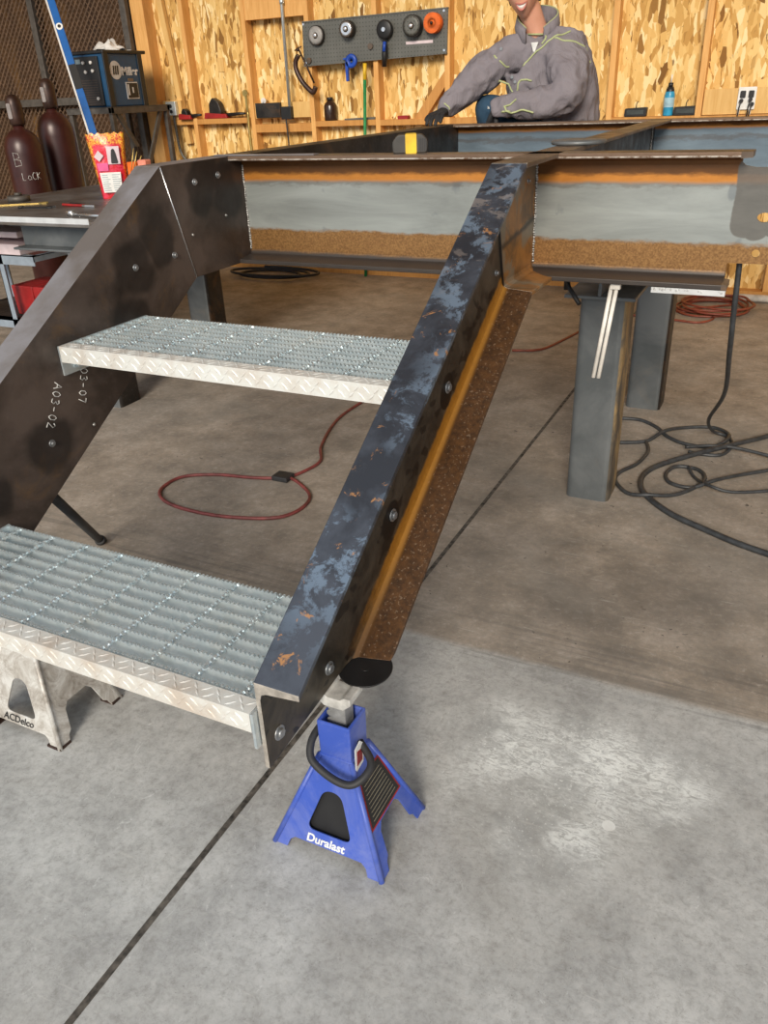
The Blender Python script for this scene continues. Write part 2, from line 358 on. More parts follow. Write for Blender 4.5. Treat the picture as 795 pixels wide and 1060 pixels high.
# ------------------------------------------------------------------ mesh helpers
WM = {}
def mk(name, bm, mat, parent=None, smooth=False, local=False, bevel=0, seg=2, keep=False):
    bmesh.ops.recalc_face_normals(bm, faces=bm.faces[:]) if not keep else None
    if parent is not None and not local and parent.name in WM: bm.transform(WM[parent.name].inverted())
    me = bpy.data.meshes.new(name); bm.to_mesh(me); bm.free()
    o = bpy.data.objects.new(name, me); C.objects.link(o)
    for m in (mat if isinstance(mat, (list, tuple)) else [mat]): me.materials.append(m)
    if smooth:
        for p in me.polygons: p.use_smooth = True
    if parent is not None:
        o.parent = parent
        if parent.name in WM: WM[o.name] = WM[parent.name]
    if bevel:
        b = o.modifiers.new('bevel', 'BEVEL'); b.width = bevel; b.segments = seg; b.limit_method = 'ANGLE'; b.angle_limit = math.radians(40)
        if smooth is False:
            pass
    return o
def tag(o, label, cat, group=None):
    o['label'] = label; o['category'] = cat
    if group: o['group'] = group
    return o
def thing(name, label, cat, loc=(0,0,0), rot=(0,0,0), group=None):
    o = bpy.data.objects.new(name, None); C.objects.link(o); o.empty_display_size = .1
    o.location = loc; o.rotation_euler = rot
    WM[o.name] = Matrix.Translation(loc) @ __import__('mathutils').Euler(rot).to_matrix().to_4x4()
    return tag(o, label, cat, group)
def struct(name, bm, mat, **k):
    o = mk(name, bm, mat, **k); o['kind'] = 'structure'; return o
def B(): return bmesh.new()
def box(bm, a, b, mi=0, mat=None):
    vs = [bm.verts.new((x, y, z)) for x in (a[0], b[0]) for y in (a[1], b[1]) for z in (a[2], b[2])]
    for f in [(0,1,3,2),(4,6,7,5),(0,4,5,1),(2,3,7,6),(0,2,6,4),(1,5,7,3)]:
        q = bm.faces.new([vs[i] for i in f]); q.material_index = mi
    if mat is not None: bmesh.ops.transform(bm, matrix=mat, verts=vs)
    return vs
def frame_of(d):
    d = Vector(d).normalized(); u = Vector((0,0,1)) if abs(d.z) < .9 else Vector((1,0,0))
    a = d.cross(u).normalized(); return a, d.cross(a).normalized()
def cyl(bm, p0, p1, r0, r1=None, n=20, mi=0, caps=True):
    r1 = r0 if r1 is None else r1; p0 = Vector(p0); p1 = Vector(p1); a, b = frame_of(p1 - p0)
    A = [bm.verts.new(p0 + (a*math.cos(2*PI*i/n) + b*math.sin(2*PI*i/n))*r0) for i in range(n)]
    Bv = [bm.verts.new(p1 + (a*math.cos(2*PI*i/n) + b*math.sin(2*PI*i/n))*r1) for i in range(n)]
    for i in range(n):
        f = bm.faces.new((A[i], A[(i+1)%n], Bv[(i+1)%n], Bv[i])); f.material_index = mi; f.smooth = True
    if caps:
        for r in (A, Bv): bm.faces.new(r).material_index = mi
    return A + Bv
def spline(pts, n=6, closed=False):
    P = [Vector(p) for p in pts]; out = []; L = len(P)
    rng = range(L if closed else L-1)
    for i in rng:
        if closed: a, b, c, d = P[(i-1)%L], P[i], P[(i+1)%L], P[(i+2)%L]
        else: a, b, c, d = P[max(i-1,0)], P[i], P[i+1], P[min(i+2,L-1)]
        for k in range(n):
            t = k/n; out.append(.5*((2*b)+(c-a)*t+(2*a-5*b+4*c-d)*t*t+(3*b-a-3*c+d)*t**3))
    if not closed: out.append(P[-1])
    return out
def tube(bm, pts, r, n=8, mi=0, rf=None):
    P = [Vector(p) for p in pts]; rings = []; a = None
    for i, p in enumerate(P):
        d = (P[min(i+1, len(P)-1)] - P[max(i-1, 0)]).normalized()
        if a is None: a, b = frame_of(d)
        else: a = (a - d*a.dot(d)).normalized(); b = d.cross(a)
        rr = rf(i/(len(P)-1)) if rf else r
        rings.append([bm.verts.new(p + (a*math.cos(2*PI*k/n) + b*math.sin(2*PI*k/n))*rr) for k in range(n)])
    for A, Bv in zip(rings, rings[1:]):
        for k in range(n):
            f = bm.faces.new((A[k], A[(k+1)%n], Bv[(k+1)%n], Bv[k])); f.smooth = True; f.material_index = mi
    for e in (rings[0], rings[-1]): bm.faces.new(e).material_index = mi
def lathe(bm, prof, c=(0,0,0), n=28, mi=0, mat=None, smooth=True):
    rings = []; vs = []
    for r, z in prof:
        ring = [bm.verts.new((c[0]+r*math.cos(2*PI*k/n), c[1]+r*math.sin(2*PI*k/n), c[2]+z)) for k in range(n)] if r > 1e-6 else [bm.verts.new((c[0], c[1], c[2]+z))]
        rings.append(ring); vs += ring
    for A, Bv in zip(rings, rings[1:]):
        for k in range(n):
            q = []
            for v in (A[k % len(A)], A[(k+1) % len(A)], Bv[(k+1) % len(Bv)], Bv[k % len(Bv)]):
                if v not in q: q.append(v)
            if len(q) > 2:
                f = bm.faces.new(q); f.material_index = mi; f.smooth = smooth
    for e in (rings[0], rings[-1]):
        if len(e) > 2: bm.faces.new(e).material_index = mi
    if mat is not None: bmesh.ops.transform(bm, matrix=mat, verts=vs)
    return vs
def prism(bm, poly, axis, a0, a1, mi=0, mat=None):
    # poly in the two other axes (in xyz order), extruded along axis
    def P(u, v, w):
        return {0: (w, u, v), 1: (u, w, v), 2: (u, v, w)}[axis]
    A = [bm.verts.new(P(u, v, a0)) for u, v in poly]; Bv = [bm.verts.new(P(u, v, a1)) for u, v in poly]
    n = len(poly)
    for i in range(n): bm.faces.new((A[i], A[(i+1)%n], Bv[(i+1)%n], Bv[i])).material_index = mi
    bm.faces.new(A).material_index = mi; bm.faces.new(Bv).material_index = mi
    if mat is not None: bmesh.ops.transform(bm, matrix=mat, verts=A+Bv)
    return A + Bv
def slice_(bm, co, no):
    """cut away everything on the +no side and close the cut"""
    r = bmesh.ops.bisect_plane(bm, geom=bm.verts[:]+bm.edges[:]+bm.faces[:], plane_co=co, plane_no=no, clear_outer=True, dist=1e-6)
    ed = [e for e in r['geom_cut'] if isinstance(e, bmesh.types.BMEdge)]
    if ed:
        q = bmesh.ops.holes_fill(bm, edges=ed, sides=0)
        for f in q['faces']: f.material_index = 3
def text_mesh(name, body, size, mat, matrix, parent=None, depth=.0006, shear=0, bold=0, kind=None):
    cu = bpy.data.curves.new(name, 'FONT'); cu.body = body; cu.size = size; cu.extrude = depth; cu.align_x = 'CENTER'; cu.align_y = 'CENTER'; cu.shear = shear; cu.offset = bold
    to = bpy.data.objects.new(name, cu); C.objects.link(to)
    me = bpy.data.meshes.new_from_object(to.evaluated_get(bpy.context.evaluated_depsgraph_get()))
    bpy.data.objects.remove(to)
    bm = B(); bm.from_mesh(me); bpy.data.meshes.remove(me); bm.transform(matrix)
    return mk(name, bm, mat, parent, keep=True)
def basis(o, x, y, z=None):
    x = Vector(x).normalized(); y = Vector(y); y = (y - x*y.dot(x)).normalized(); z = x.cross(y)
    return Matrix.Translation(o) @ Matrix((x, y, z)).transposed().to_4x4()

# ------------------------------------------------------------------ the setting
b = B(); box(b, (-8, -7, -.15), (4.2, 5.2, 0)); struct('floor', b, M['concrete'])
b = B(); box(b, (.687, -5, -.002), (.700, 4.70, .0012)); o = struct('trim_1', b, M['joint'])
WY = 4.72
b = B(); box(b, (-7.2, WY, 0), (4.2, WY+.012, 4.6)); struct('wall_back', b, M['osb'])
b = B(); box(b, (4.2, .3, 0), (4.3, WY+.1, 4.6)); struct('wall_right', b, M['osb'])
b = B(); box(b, (-7.3, .3, 0), (-7.2, WY+.1, 4.6)); struct('wall_left', b, M['plasterwall'])
b = B(); box(b, (-7.3, .3, 4.6), (4.3, WY+.1, 4.7)); struct('ceiling', b, M['plasterwall'])
b = B(); box(b, (-3.45, WY-.09, .0), (4.2, WY, .04)); struct('baseboard_back', b, M['pine_dark'])
studs = [-3.125, -2.545, -1.985, -1.425, -.865, -.295, .285, .845, 1.42, 2.0, 2.6, 3.2]
for i, x in enumerate(studs):
    b = B(); box(b, (x-.019, WY-.09, .04), (x+.019, WY, 4.6)); struct('trim_%d' % (i+2), b, M['pine'], bevel=.002)
b = B(); box(b, (-3.60, WY-.12, 0), (-3.47, WY, 4.6)); struct('trim_14', b, M['pine'], bevel=.003)
b = B()   # blocking between studs
for x0, x1, zt, th in [(-3.45, -3.145, 1.185, .038), (-3.106, -2.565, 1.185, .038), (-2.526, -2.004, 1.135, .06), (-1.966, -1.444, 1.145, .038),
                   (-1.406, -.884, 1.141, .038), (-.846, -.314, 1.14, .038), (.304, .826, 1.115, .038), (.864, 1.40, 1.112, .038)]:
    box(b, (x0, WY-.09, zt-th), (x1, WY, zt))
struct('trim_15', b, M['pine_dark'])
b = B(); box(b, (-2.526, WY-.085, 1.85), (-2.004, WY-.03, 2.1)); struct('trim_16', b, M['pine'])
b = B()   # diagonal brace
prism(b, [(-.884, 1.45), (-.884, 1.35), (-1.08, 1.10), (-1.17, 1.10)], 1, WY-.07, WY-.03); struct('trim_17', b, M['pine_dark'])
b = B()   # left brace running up beside the post
prism(b, [(-3.42, 2.4), (-3.37, 2.4), (-3.23, 1.0), (-3.28, 1.0)], 1, WY-.05, WY-.012); struct('trim_18', b, M['ply'])
# small plywood patch and marks
# ------------------------------------------------------------------ mesh cage on the left
b = B(); box(b, (-7.1, 4.68, 0), (-3.60, 4.70, 4.6)); struct('wall_1', b, M['cageback'])
cage = thing('mesh_cage_wall', 'tall brown expanded metal mesh wall behind the gas cylinders and power source', 'mesh wall', (-5.0, 4.58, 0))
b = B()
def strand(bm, x0, x1, z0, z1, sx, sz, y, w):
    cols = int((x1-x0)/sx); rows = int((z1-z0)/sz)
    for i in range(cols):
        for j in range(rows):
            cx = x0+(i+.5)*sx; cz = z0+(j+.5)*sz
            if (i+j) % 2 == 0: p, q = (cx-sx/2, cz-sz/2), (cx+sx/2, cz+sz/2)
            else: p, q = (cx-sx/2, cz+sz/2), (cx+sx/2, cz-sz/2)
            dx, dz = q[0]-p[0], q[1]-p[1]; L = math.hypot(dx, dz); nx, nz = -dz/L*w, dx/L*w
            vs = [bm.verts.new((a, y+dy, c)) for a, c, dy in [(p[0]+nx, p[1]+nz, 0), (p[0]-nx, p[1]-nz, .004), (q[0]-nx, q[1]-nz, .004), (q[0]+nx, q[1]+nz, 0)]]
            bm.faces.new(vs)
strand(b, -6.9, -4.68, 0.1, 3.1, .026, .030, 4.58, .0052); strand(b, -4.62, -3.66, 0.1, 3.1, .026, .030, 4.58, .0052)
mk('expanded_mesh', b, M['cage'], cage, keep=True)
for x in (-4.65, -3.64, -6.9):
    b = B(); box(b, (x-.03, 4.55, 0), (x+.03, 4.60, 3.15)); mk('post', b, M['cageframe'], cage, bevel=.003)
for z in (.1, 1.33, 3.1):
    b = B(); box(b, (-6.9, 4.53, z), (-3.62, 4.58, z+.06)); mk('rail', b, M['cageframe'], cage, bevel=.003)

# ------------------------------------------------------------------ C-channel sections
HD = .305
def csec(side, fl=.083, tw=.009, tf0=.017, tf1=.010):
    """channel outline in (x, n); web inner face at x=0, flanges toward +x*side, n from 0 (top) to -HD"""
    h = HD; f = .012
    pts = [(0, 0), (fl, 0), (fl, -tf1), (tw+f, -tf0+.001), (tw+.003, -tf0-.003), (tw, -tf0-f),
           (tw, -h+tf0+f), (tw+.003, -h+tf0+.003), (tw+f, -h+tf0-.001), (fl, -h+tf1), (fl, -h), (0, -h)]
    return [(x*side, n) for x, n in pts]
def channel_yz(bm, x0, side, o, d, length, mats):
    """sweep the section in the YZ plane from point o (y,z on the top line) along d"""
    d = Vector((0, d[0], d[1])).normalized(); nrm = Vector((0, -d.z, d.y))
    sec = csec(side); rings = []
    for t in (0, length):
        rings.append([bm.verts.new(Vector((x0+x, o[0], o[1])) + nrm*n + d*t) for x, n in sec])
    n = len(sec)
    for i in range(n):
        f = bm.faces.new((rings[0][i], rings[0][(i+1)%n], rings[1][(i+1)%n], rings[1][i])); f.material_index = mats[i]
    for r in rings: bm.faces.new(r).material_index = 3
frame = thing('steel_stair_platform', 'large welded steel channel platform frame with attached stair in the middle of the workshop', 'steel platform', (0, 0, 0))
# slots: 0 web inner  1 top flange  2 outer web  3 cut ends  4 lower flange inner
SLOT = [1, 1, 2, 2, 2, 2, 2, 4, 4, 4, 4, 0]
def stringer(x0, side, c0, knee, mats):
    bm = B(); channel_yz(bm, x0, side, (-1.2, c0-1.2*S), (1, S), 3.2, SLOT)
    slice_(bm, (0, -.557, 0), (0, -1, 0)); slice_(bm, (0, -.557, .347), (0, .0698, -.9976))
    # mitre between slope and level run: bisector plane through the knee
    bis = Vector((0, (1+CS), SN)).normalized()
    slice_(bm, (0, knee[0], knee[1]), bis)
    return mk('stringer', bm, mats, frame, bevel=.0015)
def level_run(x0, side, knee, yend, mats):
    bm = B(); channel_yz(bm, x0, side, (knee[0]-.6, knee[1]), (1, 0), yend-knee[0]+.6, SLOT)
    bis = Vector((0, (1+CS), SN)).normalized()
    slice_(bm, (0, knee[0], knee[1]), -bis)
    return mk('landing_channel', bm, mats, frame, bevel=.0015)
TOP = 1.178; W = .903
kl = ((TOP-.893)/S, TOP); kr = ((TOP-.867)/S, TOP)
matsL = [M['inner_web'], M['flange_grey'], M['dark_steel'], M['cut_edge'], M['dark_steel']]
matsR = [M['dark_steel'], M['flange_blue'], M['outer_web'], M['cut_edge'], M['flange_brown']]
stringer(0, -1, .893, kl, matsL); stringer(W, 1, .867, kr, matsR)
level_run(0, -1, kl, .836, matsL)
level_run(W, 1, kr, .836, [M['dark_steel'], M['brown_steel'], M['landing_rust'], M['cut_edge'], M['landing_rust']])
# beams across, channel opening toward the camera
def channel_x(bm, x0, x1, yweb, zt, h=HD, fl=.078, face=-1):
    tw=.010; tf0=.018; tf1=.012; f=.014
    sec = [(0,0),(fl,0),(fl,-tf1),(tw+f,-tf0),(tw+.003,-tf0-.003),(tw,-tf0-f),(tw,-h+tf0+f),(tw+.003,-h+tf0+.003),(tw+f,-h+tf0),(fl,-h+tf1),(fl,-h),(0,-h)]
    r = [[bm.verts.new((x, yweb+face*a, zt+b_)) for a, b_ in sec] for x in (x0, x1)]
    n = len(sec)
    for i in range(n): bm.faces.new((r[0][i], r[0][(i+1)%n], r[1][(i+1)%n], r[1][i])).material_index = 1 if i == 0 else (2 if i == 1 else 0)
    for q in r: bm.faces.new(q).material_index = 0
# front beam with coped right end
YF = .847
bm = B(); channel_x(bm, -.078, 1.40, YF, TOP)
# web tongue beyond the cope
zt0, zb0 = 1.140, .925
tongue = [(1.398, zb0), (1.70, zb0), (1.70, zt0), (1.430, zt0), (1.408, zt0+.004), (1.398, zt0+.012)]
mk('front_beam', bm, [M['beam'], M['brown_steel'], M['edge']], frame, bevel=.002)
def plate_holes(outline, holes, thick, mtx, name, mat, parent, bevel=0):
    cu = bpy.data.curves.new(name, 'CURVE'); cu.dimensions = '2D'; cu.fill_mode = 'BOTH'; cu.extrude = thick/2
    for loop in [outline]+holes:
        sp = cu.splines.new('POLY'); sp.points.add(len(loop)-1); sp.use_cyclic_u = True
        for p, q in zip(sp.points, loop): p.co = (q[0], q[1], 0, 1)
    to = bpy.data.objects.new(name, cu); C.objects.link(to)
    me = bpy.data.meshes.new_from_object(to.evaluated_get(bpy.context.evaluated_depsgraph_get()))
    bpy.data.objects.remove(to)
    bm = B(); bm.from_mesh(me); bpy.data.meshes.remove(me); bmesh.ops.remove_doubles(bm, verts=bm.verts[:], dist=1e-5); bm.transform(mtx)
    return mk(name, bm, mat, parent, bevel=bevel)
def circ(x, y, r, n=20, rx=None): return [(x+(rx or r)*math.cos(2*PI*i/n), y+r*math.sin(2*PI*i/n)) for i in range(n)]
XZ = Matrix(((1,0,0,0),(0,0,1,0),(0,1,0,0),(0,0,0,1)))   # 2D (x,y) -> world (x, ., z)
plate_holes(tongue, [circ(1.466, 1.031, .011, 20, .016), circ(1.460, .949, .0095), circ(1.60, 1.031, .011), circ(1.60, .949, .0095), circ(1.475,1.105,.011)], .009,
            Matrix.Translation((0, YF-.0055, 0)) @ XZ, 'beam_web_tongue', M['beam'], frame)
# flange tips past the web end
b = B(); prism(b, [(1.399, TOP), (1.424, TOP), (1.424, TOP-.012), (1.399, TOP-.014)], 1, YF-.078, YF-.004); mk('flange_tip', b, M['brown_steel'], frame)
b = B(); prism(b, [(1.399, TOP-HD), (1.412, TOP-HD), (1.412, TOP-HD+.012), (1.399, TOP-HD+.014)], 1, YF-.078, YF-.004); mk('flange_tip', b, M['brown_steel'], frame)
# back beam, side rails
YB = 2.64
bm = B(); channel_x(bm, -.10, 2.4, YB, TOP); mk('back_beam', bm, [M['backbeam'], M['brown_steel'], M['edge']], frame, bevel=.002)
def rail_y(x0, side, y0, y1, mats):
    bm = B(); channel_yz(bm, x0, side, (y0, TOP-.0005), (1, 0), y1-y0, SLOT); return mk('side_rail', bm, mats, frame, bevel=.0015)
rail_y(0, -1, YF+.001, YB-.012, [M['dark_steel'], M['dark_steel'], M['dark_steel'], M['cut_edge'], M['dark_steel']])
rail_y(W, 1, YF+.001, YB-.012, [M['dark_steel'], M['brown_steel'], M['dark_steel'], M['cut_edge'], M['dark_steel']])
# welds
def bead(pts, r=.0035, n=None):
    bm = B(); P = [Vector(p) for p in pts]; L = sum((a-b_).length for a, b_ in zip(P, P[1:])); k = int(L/.006)
    for i in range(k):
        t = i/k*L
        for a, b_ in zip(P, P[1:]):
            s = (b_-a).length
            if t <= s: p = a.lerp(b_, t/s); break
            t -= s
        mtx = Matrix.Translation(p+Vector((random.uniform(-.0006,.0006),)*3)) @ Matrix.Scale(random.uniform(.75,1.15), 4)
        bmesh.ops.create_icosphere(bm, subdivisions=1, radius=r, matrix=mtx)
    for f in bm.faces: f.smooth = True
    return mk('weld_bead', bm, M['weld'], frame, keep=True)
bead([(.001, YF-.011, TOP-.03), (.001, YF-.011, TOP-HD+.03)], .0045)
bead([(W+.011, YF-.011, TOP-.03), (W+.011, YF-.011, TOP-HD+.03)], .0045)
bead([(W+.011, YB-.09, TOP-.03), (W+.011, YB-.09, TOP-HD+.03)], .004)
# mitre joint lines on the web faces
nd = Vector((0, -SN, 1+CS)).normalized(); bot = Vector((0, SN, -(1+CS))); 
b = B(); p0 = Vector((.0008, kl[0], kl[1]-.004)); p1 = p0 + bot*((HD-.006)/(1+CS)); tube(b, [p0, p1], .0017, 6); mk('mitre_seam', b, M['chrome'], frame)
b = B(); p0 = Vector((W+.0095, kr[0]+.006, kr[1]-.02)); p1 = p0 + bot*((HD-.04)/(1+CS)); tube(b, [p0, p1], .0035, 6); mk('mitre_seam', b, M['black'], frame)
# bolts and bolt heads
def bolt(p, nx, r=.008, h=.007, mat='bolt'):
    b = B(); p = Vector(p); n = Vector((nx, 0, 0)); cyl(b, p-n*.002, p+n*.002, r*1.5, n=16); cyl(b, p+n*.002, p+n*h, r, r*.93, n=6); return mk('bolt', b, M[mat], frame)
for y, z in [(-.08,.603),(.31,.946),(.47,.95),(.60,1.125),(.71,1.133)]: bolt((.0, y, z), 1, .006)
for y, z in [(.725,1.02),(.56,.99),(.06,.60)]:
    b = B(); cyl(b, (.0, y, z), (.004, y, z), .005, .003, 10); mk('tack_mark', b, M['weld'], frame)
for y, z in [(.228,.75),(-.067,.579),(-.351,.404),(-.520,.395)]: bolt((W+.009, y, z), 1, .009)
bolt((W+.009, .767, 1.116), 1, .004); bolt((W+.009, .535, .935), 1, .005)

# chalk handwriting on the left web
def strokes(bm, segs, org, ux, uy, s, off):
    for st in segs: tube(bm, [Vector(org)+Vector(ux)*(x*s)+Vector(uy)*(y*s)+off for x, y in st], .0010, 5)
GL = {'A': [[(0,0),(.3,1),(.6,0)],[(.12,.4),(.5,.4)]], '0': [[(.3,0),(.08,.3),(.1,.75),(.3,1),(.52,.75),(.54,.3),(.3,0)]],
      '3': [[(.08,.9),(.35,1),(.5,.8),(.25,.55),(.52,.35),(.38,.05),(.05,.1)]], '-': [[(.05,.5),(.45,.5)]],
      '2': [[(.08,.8),(.3,1),(.52,.78),(.1,.05),(.6,0)]], '7': [[(.05,1),(.55,1),(.22,0)]],
      'B': [[(0,0),(0,1),(.4,.9),(.42,.62),(0,.52),(.5,.42),(.5,.1),(0,0)]], 'L': [[(0,1),(0,0),(.4,0)]], 'K': [[(0,0),(0,1)],[(.5,.95),(0,.5),(.5,0)]], 'C': [[(.5,.85),(.25,1),(.05,.7),(.05,.3),(.25,0),(.5,.15)]], 'a': [[(.5,.5),(.2,.6),(.05,.3),(.2,0),(.5,.2),(.5,.55),(.5,0)]]}
def write(txt, org, ux, uy, s, off, parent):
    bm = B(); x = 0
    for ch in txt:
        if ch in GL: strokes(bm, [[(px+x, py) for px, py in st] for st in GL[ch]], org, ux, uy, s, off)
        x += .78
    mk('chalk_writing', bm, M['chalk'], parent)
# text runs downward along the web; its up direction points away from the viewer's left
write('A03-02', (.0006, -.030, .742), (0, -.49, -.87), (0, .87, -.49), .0245, Vector((0,0,0)), frame)
write('03-07', (.0006, .058, .752), (0, -.355, -.935), (0, .935, -.355), .0235, Vector((0,0,0)), frame)

# ------------------------------------------------------------------ galvanised treads
def tread(y0, zt, xl=.001, xr=W-.001):
    D = .315
    t = B()
    NB = 10; pitch = .0297
    def bar(y):
        pts = []; n = int((xr-xl-.01)/.0098); x = xl+.005
        for i in range(n):
            pts += [(x, zt-.0045), (x+.0025, zt), (x+.0060, zt), (x+.0085, zt-.0045)]; x += .0098
        poly = [(xl+.004, zt-.030)] + pts + [(xr-.004, zt-.0045), (xr-.004, zt-.030)]
        prism(t, poly, 1, y-.0024, y+.0024)
    for k in range(NB): bar(y0+.043+k*pitch)
    g = mk('bearing_bars', t, M['galv'], frame)
    # make the tread the parent part
    e = bpy.data.objects.new('stair_tread', g.data); 
    g.name = 'stair_tread'; bpy.data.objects.remove(e)
    WM[g.name] = WM[frame.name]
    c = B()
    x = xr-.045
    while x > xl+.03:
        tube(c, [(x, y0+.030, zt-.005), (x, y0+D, zt-.005)], .0034, 4)
        for k in range(26):   # twisted square rod nubs
            yy = y0+.036+k*.0108
            box(c, (-.0042,-.003,-.0034), (.0042,.003,.0034), mat=Matrix.Translation((x, yy, zt-.0042)) @ Matrix.Rotation(.8*(k%4), 4, 'Y'))
        x -= .1016
    mk('cross_bars', c, M['galv'], g)
    n = B(); prism(n, [(y0, zt+.001), (y0+.034, zt+.001), (y0+.034, zt-.003), (y0+.004, zt-.003), (y0+.004, zt-.038), (y0, zt-.038)], 0, xl+.006, xr-.006)
    k = 0; x = xl+.02
    def loz(cx, cy, cz, ang, horiz):
        L, w_, h = .011, .0028, .0011
        m = Matrix.Rotation(ang, 4, 'Z')
        P = [m @ Vector(v) for v in [(-L,0,0),(0,-w_,0),(L,0,0),(0,w_,0),(-L*.4,0,h),(L*.4,0,h)]]
        if horiz: Q = [Vector((cx+p.x, cy+p.y, cz+p.z)) for p in P]
        else: Q = [Vector((cx+p.x, cy-p.z, cz+p.y)) for p in P]
        v = [n.verts.new(q) for q in Q]
        for f in [(0,1,4),(1,5,4),(1,2,5),(2,3,5),(3,4,5),(3,0,4)]: n.faces.new([v[i] for i in f])
    while x < xr-.02:
        s = 1 if k % 2 else -1
        loz(x, y0+.011, zt+.001, .78*s, True); loz(x+.011, y0+.024, zt+.001, -.78*s, True)
        loz(x, y0, zt-.012, .78*s, False); loz(x+.011, y0, zt-.026, -.78*s, False)
        x += .0225; k += 1
    mk('nosing', n, M['galv_nose'], g)
    for xa in (xl, xr-.005):
        p = B(); prism(p, [(y0+.001, zt), (y0+D, zt), (y0+D, zt-.055), (y0+.26, zt-.072), (y0+.001, zt-.072)], 0, xa, xa+.005); mk('end_plate', p, M['galv'], g)
    for yy in (y0+.045, y0+.24):
        for xa, sx in ((xl+.005, 1), (xr-.005, -1)):
            p = B(); cyl(p, (xa, yy, zt-.053), (xa+sx*.003, yy, zt-.053), .013, n=16); cyl(p, (xa+sx*.003, yy, zt-.053), (xa+sx*.012, yy, zt-.053), .0095, n=6); mk('bolt', p, M['galv'], g)
    return g
tread(0.0, .821); tread(-.570, .469)

# ------------------------------------------------------------------ blue jack stand
def rounded(pts, r=.012, n=5):
    out = []; L = len(pts)
    for i in range(L):
        p = Vector(pts[i]); a = (Vector(pts[i-1])-p).normalized(); c = (Vector(pts[(i+1)%L])-p).normalized()
        for k in range(n+1):
            t = k/n; q = (1-t)**2*(p+a*r)+2*t*(1-t)*p+t*t*(p+c*r); out.append((q.x, q.y))
    return out
def jackstand(name, label, loc, rotz, bx, by, cx, cy, zc, zt, mats, hole_front=True, tz=.03):
    J = thing(name, label, 'jack stand', loc, (0, 0, rotz))
    body = None
    def face(k):
        # k: 0 front(-y) 1 right(+x) 2 back 3 left
        hw, hd = (bx, by) if k in (0, 2) else (by, bx)
        tw, td = (cx, cy) if k in (0, 2) else (cy, cx)
        slant = math.hypot(hd-td, zc); 
        def P(u, v): return (u, v)
        foot = .036
        out = [(-hw-.004, 0), (-hw+foot-.006, 0), (-hw+foot, .018), (-hw+foot+.010, .026)]
        if k in (0, 2): arch = [(hw-foot-.010, .026)]
        else: arch = [(-hw*.42, .075), (-hw*.30, .088), (hw*.30, .088), (hw*.42, .075), (hw-foot-.010, .026)]
        out += arch + [(hw-foot, .018), (hw-foot+.006, 0), (hw+.004, 0), (tw, slant), (-tw, slant)]
        holes = [rounded([(-.050, .056), (.050, .056), (.019, .150), (-.019, .150)], .019, 7)] if k in (0, 2) else []
        ang = [0, PI/2, PI, -PI/2][k]
        tilt = math.atan2(zc, hd-td)
        mtx = Matrix.Rotation(ang, 4, 'Z') @ Matrix.Translation((0, -hd, 0)) @ Matrix.Rotation(tilt, 4, 'X')
        return out, holes, mtx
    for k in range(4):
        out, holes, mtx = face(k)
        o = plate_holes(out, holes, .004, WM[J.name] @ mtx, 'body_panel', mats['body'], J, bevel=.001)
    # reinforced corner legs
    for sx in (-1, 1):
        for sy in (-1, 1):
            b = B(); pts = [(sx*bx, sy*by, 0), (sx*cx, sy*cy, zc)]
            tube(b, pts, .006, 10); b.transform(WM[J.name]); mk('leg', b, mats['body'], J, smooth=True)
    b = B()
    prism(b, [(-cx-.003, -cy-.003), (cx+.003, -cy-.003), (cx+.003, cy+.003), (-cx-.003, cy+.003)], 2, zc-.006, zc+.004)
    z0, z1 = zc-.002, zt
    out = [(-cx, -cy), (cx, -cy), (cx, cy), (-cx, cy)]; inn = [(x*.82, y*.82) for x, y in out]
    g_ = 1.03
    V = [[b.verts.new((x*s, y*s, z)) for x, y in L] for L, z, s in [(out, z0, 1), (out, z1, g_), (inn, z1, g_), (inn, z0+.01, 1)]]
    for A, D_ in zip(V, V[1:]):
        for i in range(4): b.faces.new((A[i], A[(i+1)%4], D_[(i+1)%4], D_[i]))
    b.faces.new(V[3])
    b.transform(WM[J.name]); mk('collar', b, mats['body'], J, bevel=.004)
    return J
J = jackstand('jack_stand', 'blue painted steel jack stand carrying the lower end of the right stair stringer', (.926, -.345, 0), .0, .120, .098, .034, .033, .212, .296,
              {'body': M['blue']})
L0 = WM[J.name]
b = B()  # ratchet post
prof = []
z = .19
teeth = [(.016, .19)]
while z < .326:
    teeth += [(.022, z+.003), (.022, z+.010), (.014, z+.016)]; z += .018
poly = [(-.018, .19)] + [(x, zz) for x, zz in teeth] + [(.016, .340), (-.018, .340)]
prism(b, [(-x, zz) for x, zz in poly], 1, -.016, .016); b.transform(L0); mk('ratchet_post', b, M['cast'], J, bevel=.0015)
b = B()
prism(b, [(-.036, .3595), (-.036, .345), (-.020, .330), (.020, .330), (.036, .345), (.036, .3595), (.022, .3595), (.014, .352), (-.014, .352), (-.022, .3595)], 1, -.026, .026)
b.transform(L0); mk('saddle', b, M['saddle'], J, bevel=.002)
b = B()
hp = spline([(-.034, .0, .262), (-.043, -.012, .258), (-.046, -.040, .245), (-.036, -.062, .225), (-.005, -.070, .208), (.032, -.072, .198), (.056, -.066, .200), (.072, -.046, .212), (.070, -.022, .224), (.036, .0, .240)], 6)
tube(b, hp, .0075, 12); b.transform(L0); mk('lever_handle', b, M['black_rubber'], J)
tilt = math.atan2(.212, .098-.033)
b = B()   # black sheet filling the front opening, stands for the dark inside
prism(b, [(-.058, .048), (.058, .048), (.026, .156), (-.026, .156)], 2, -.014, -.010); b.transform(L0 @ Matrix.Translation((0, -.098, 0)) @ Matrix.Rotation(tilt, 4, 'X')); mk('opening_fill', b, M['black'], J)
tilt = math.atan2(.212, .098-.033)
mf = L0 @ Matrix.Translation((0, -.098, 0)) @ Matrix.Rotation(tilt, 4, 'X')
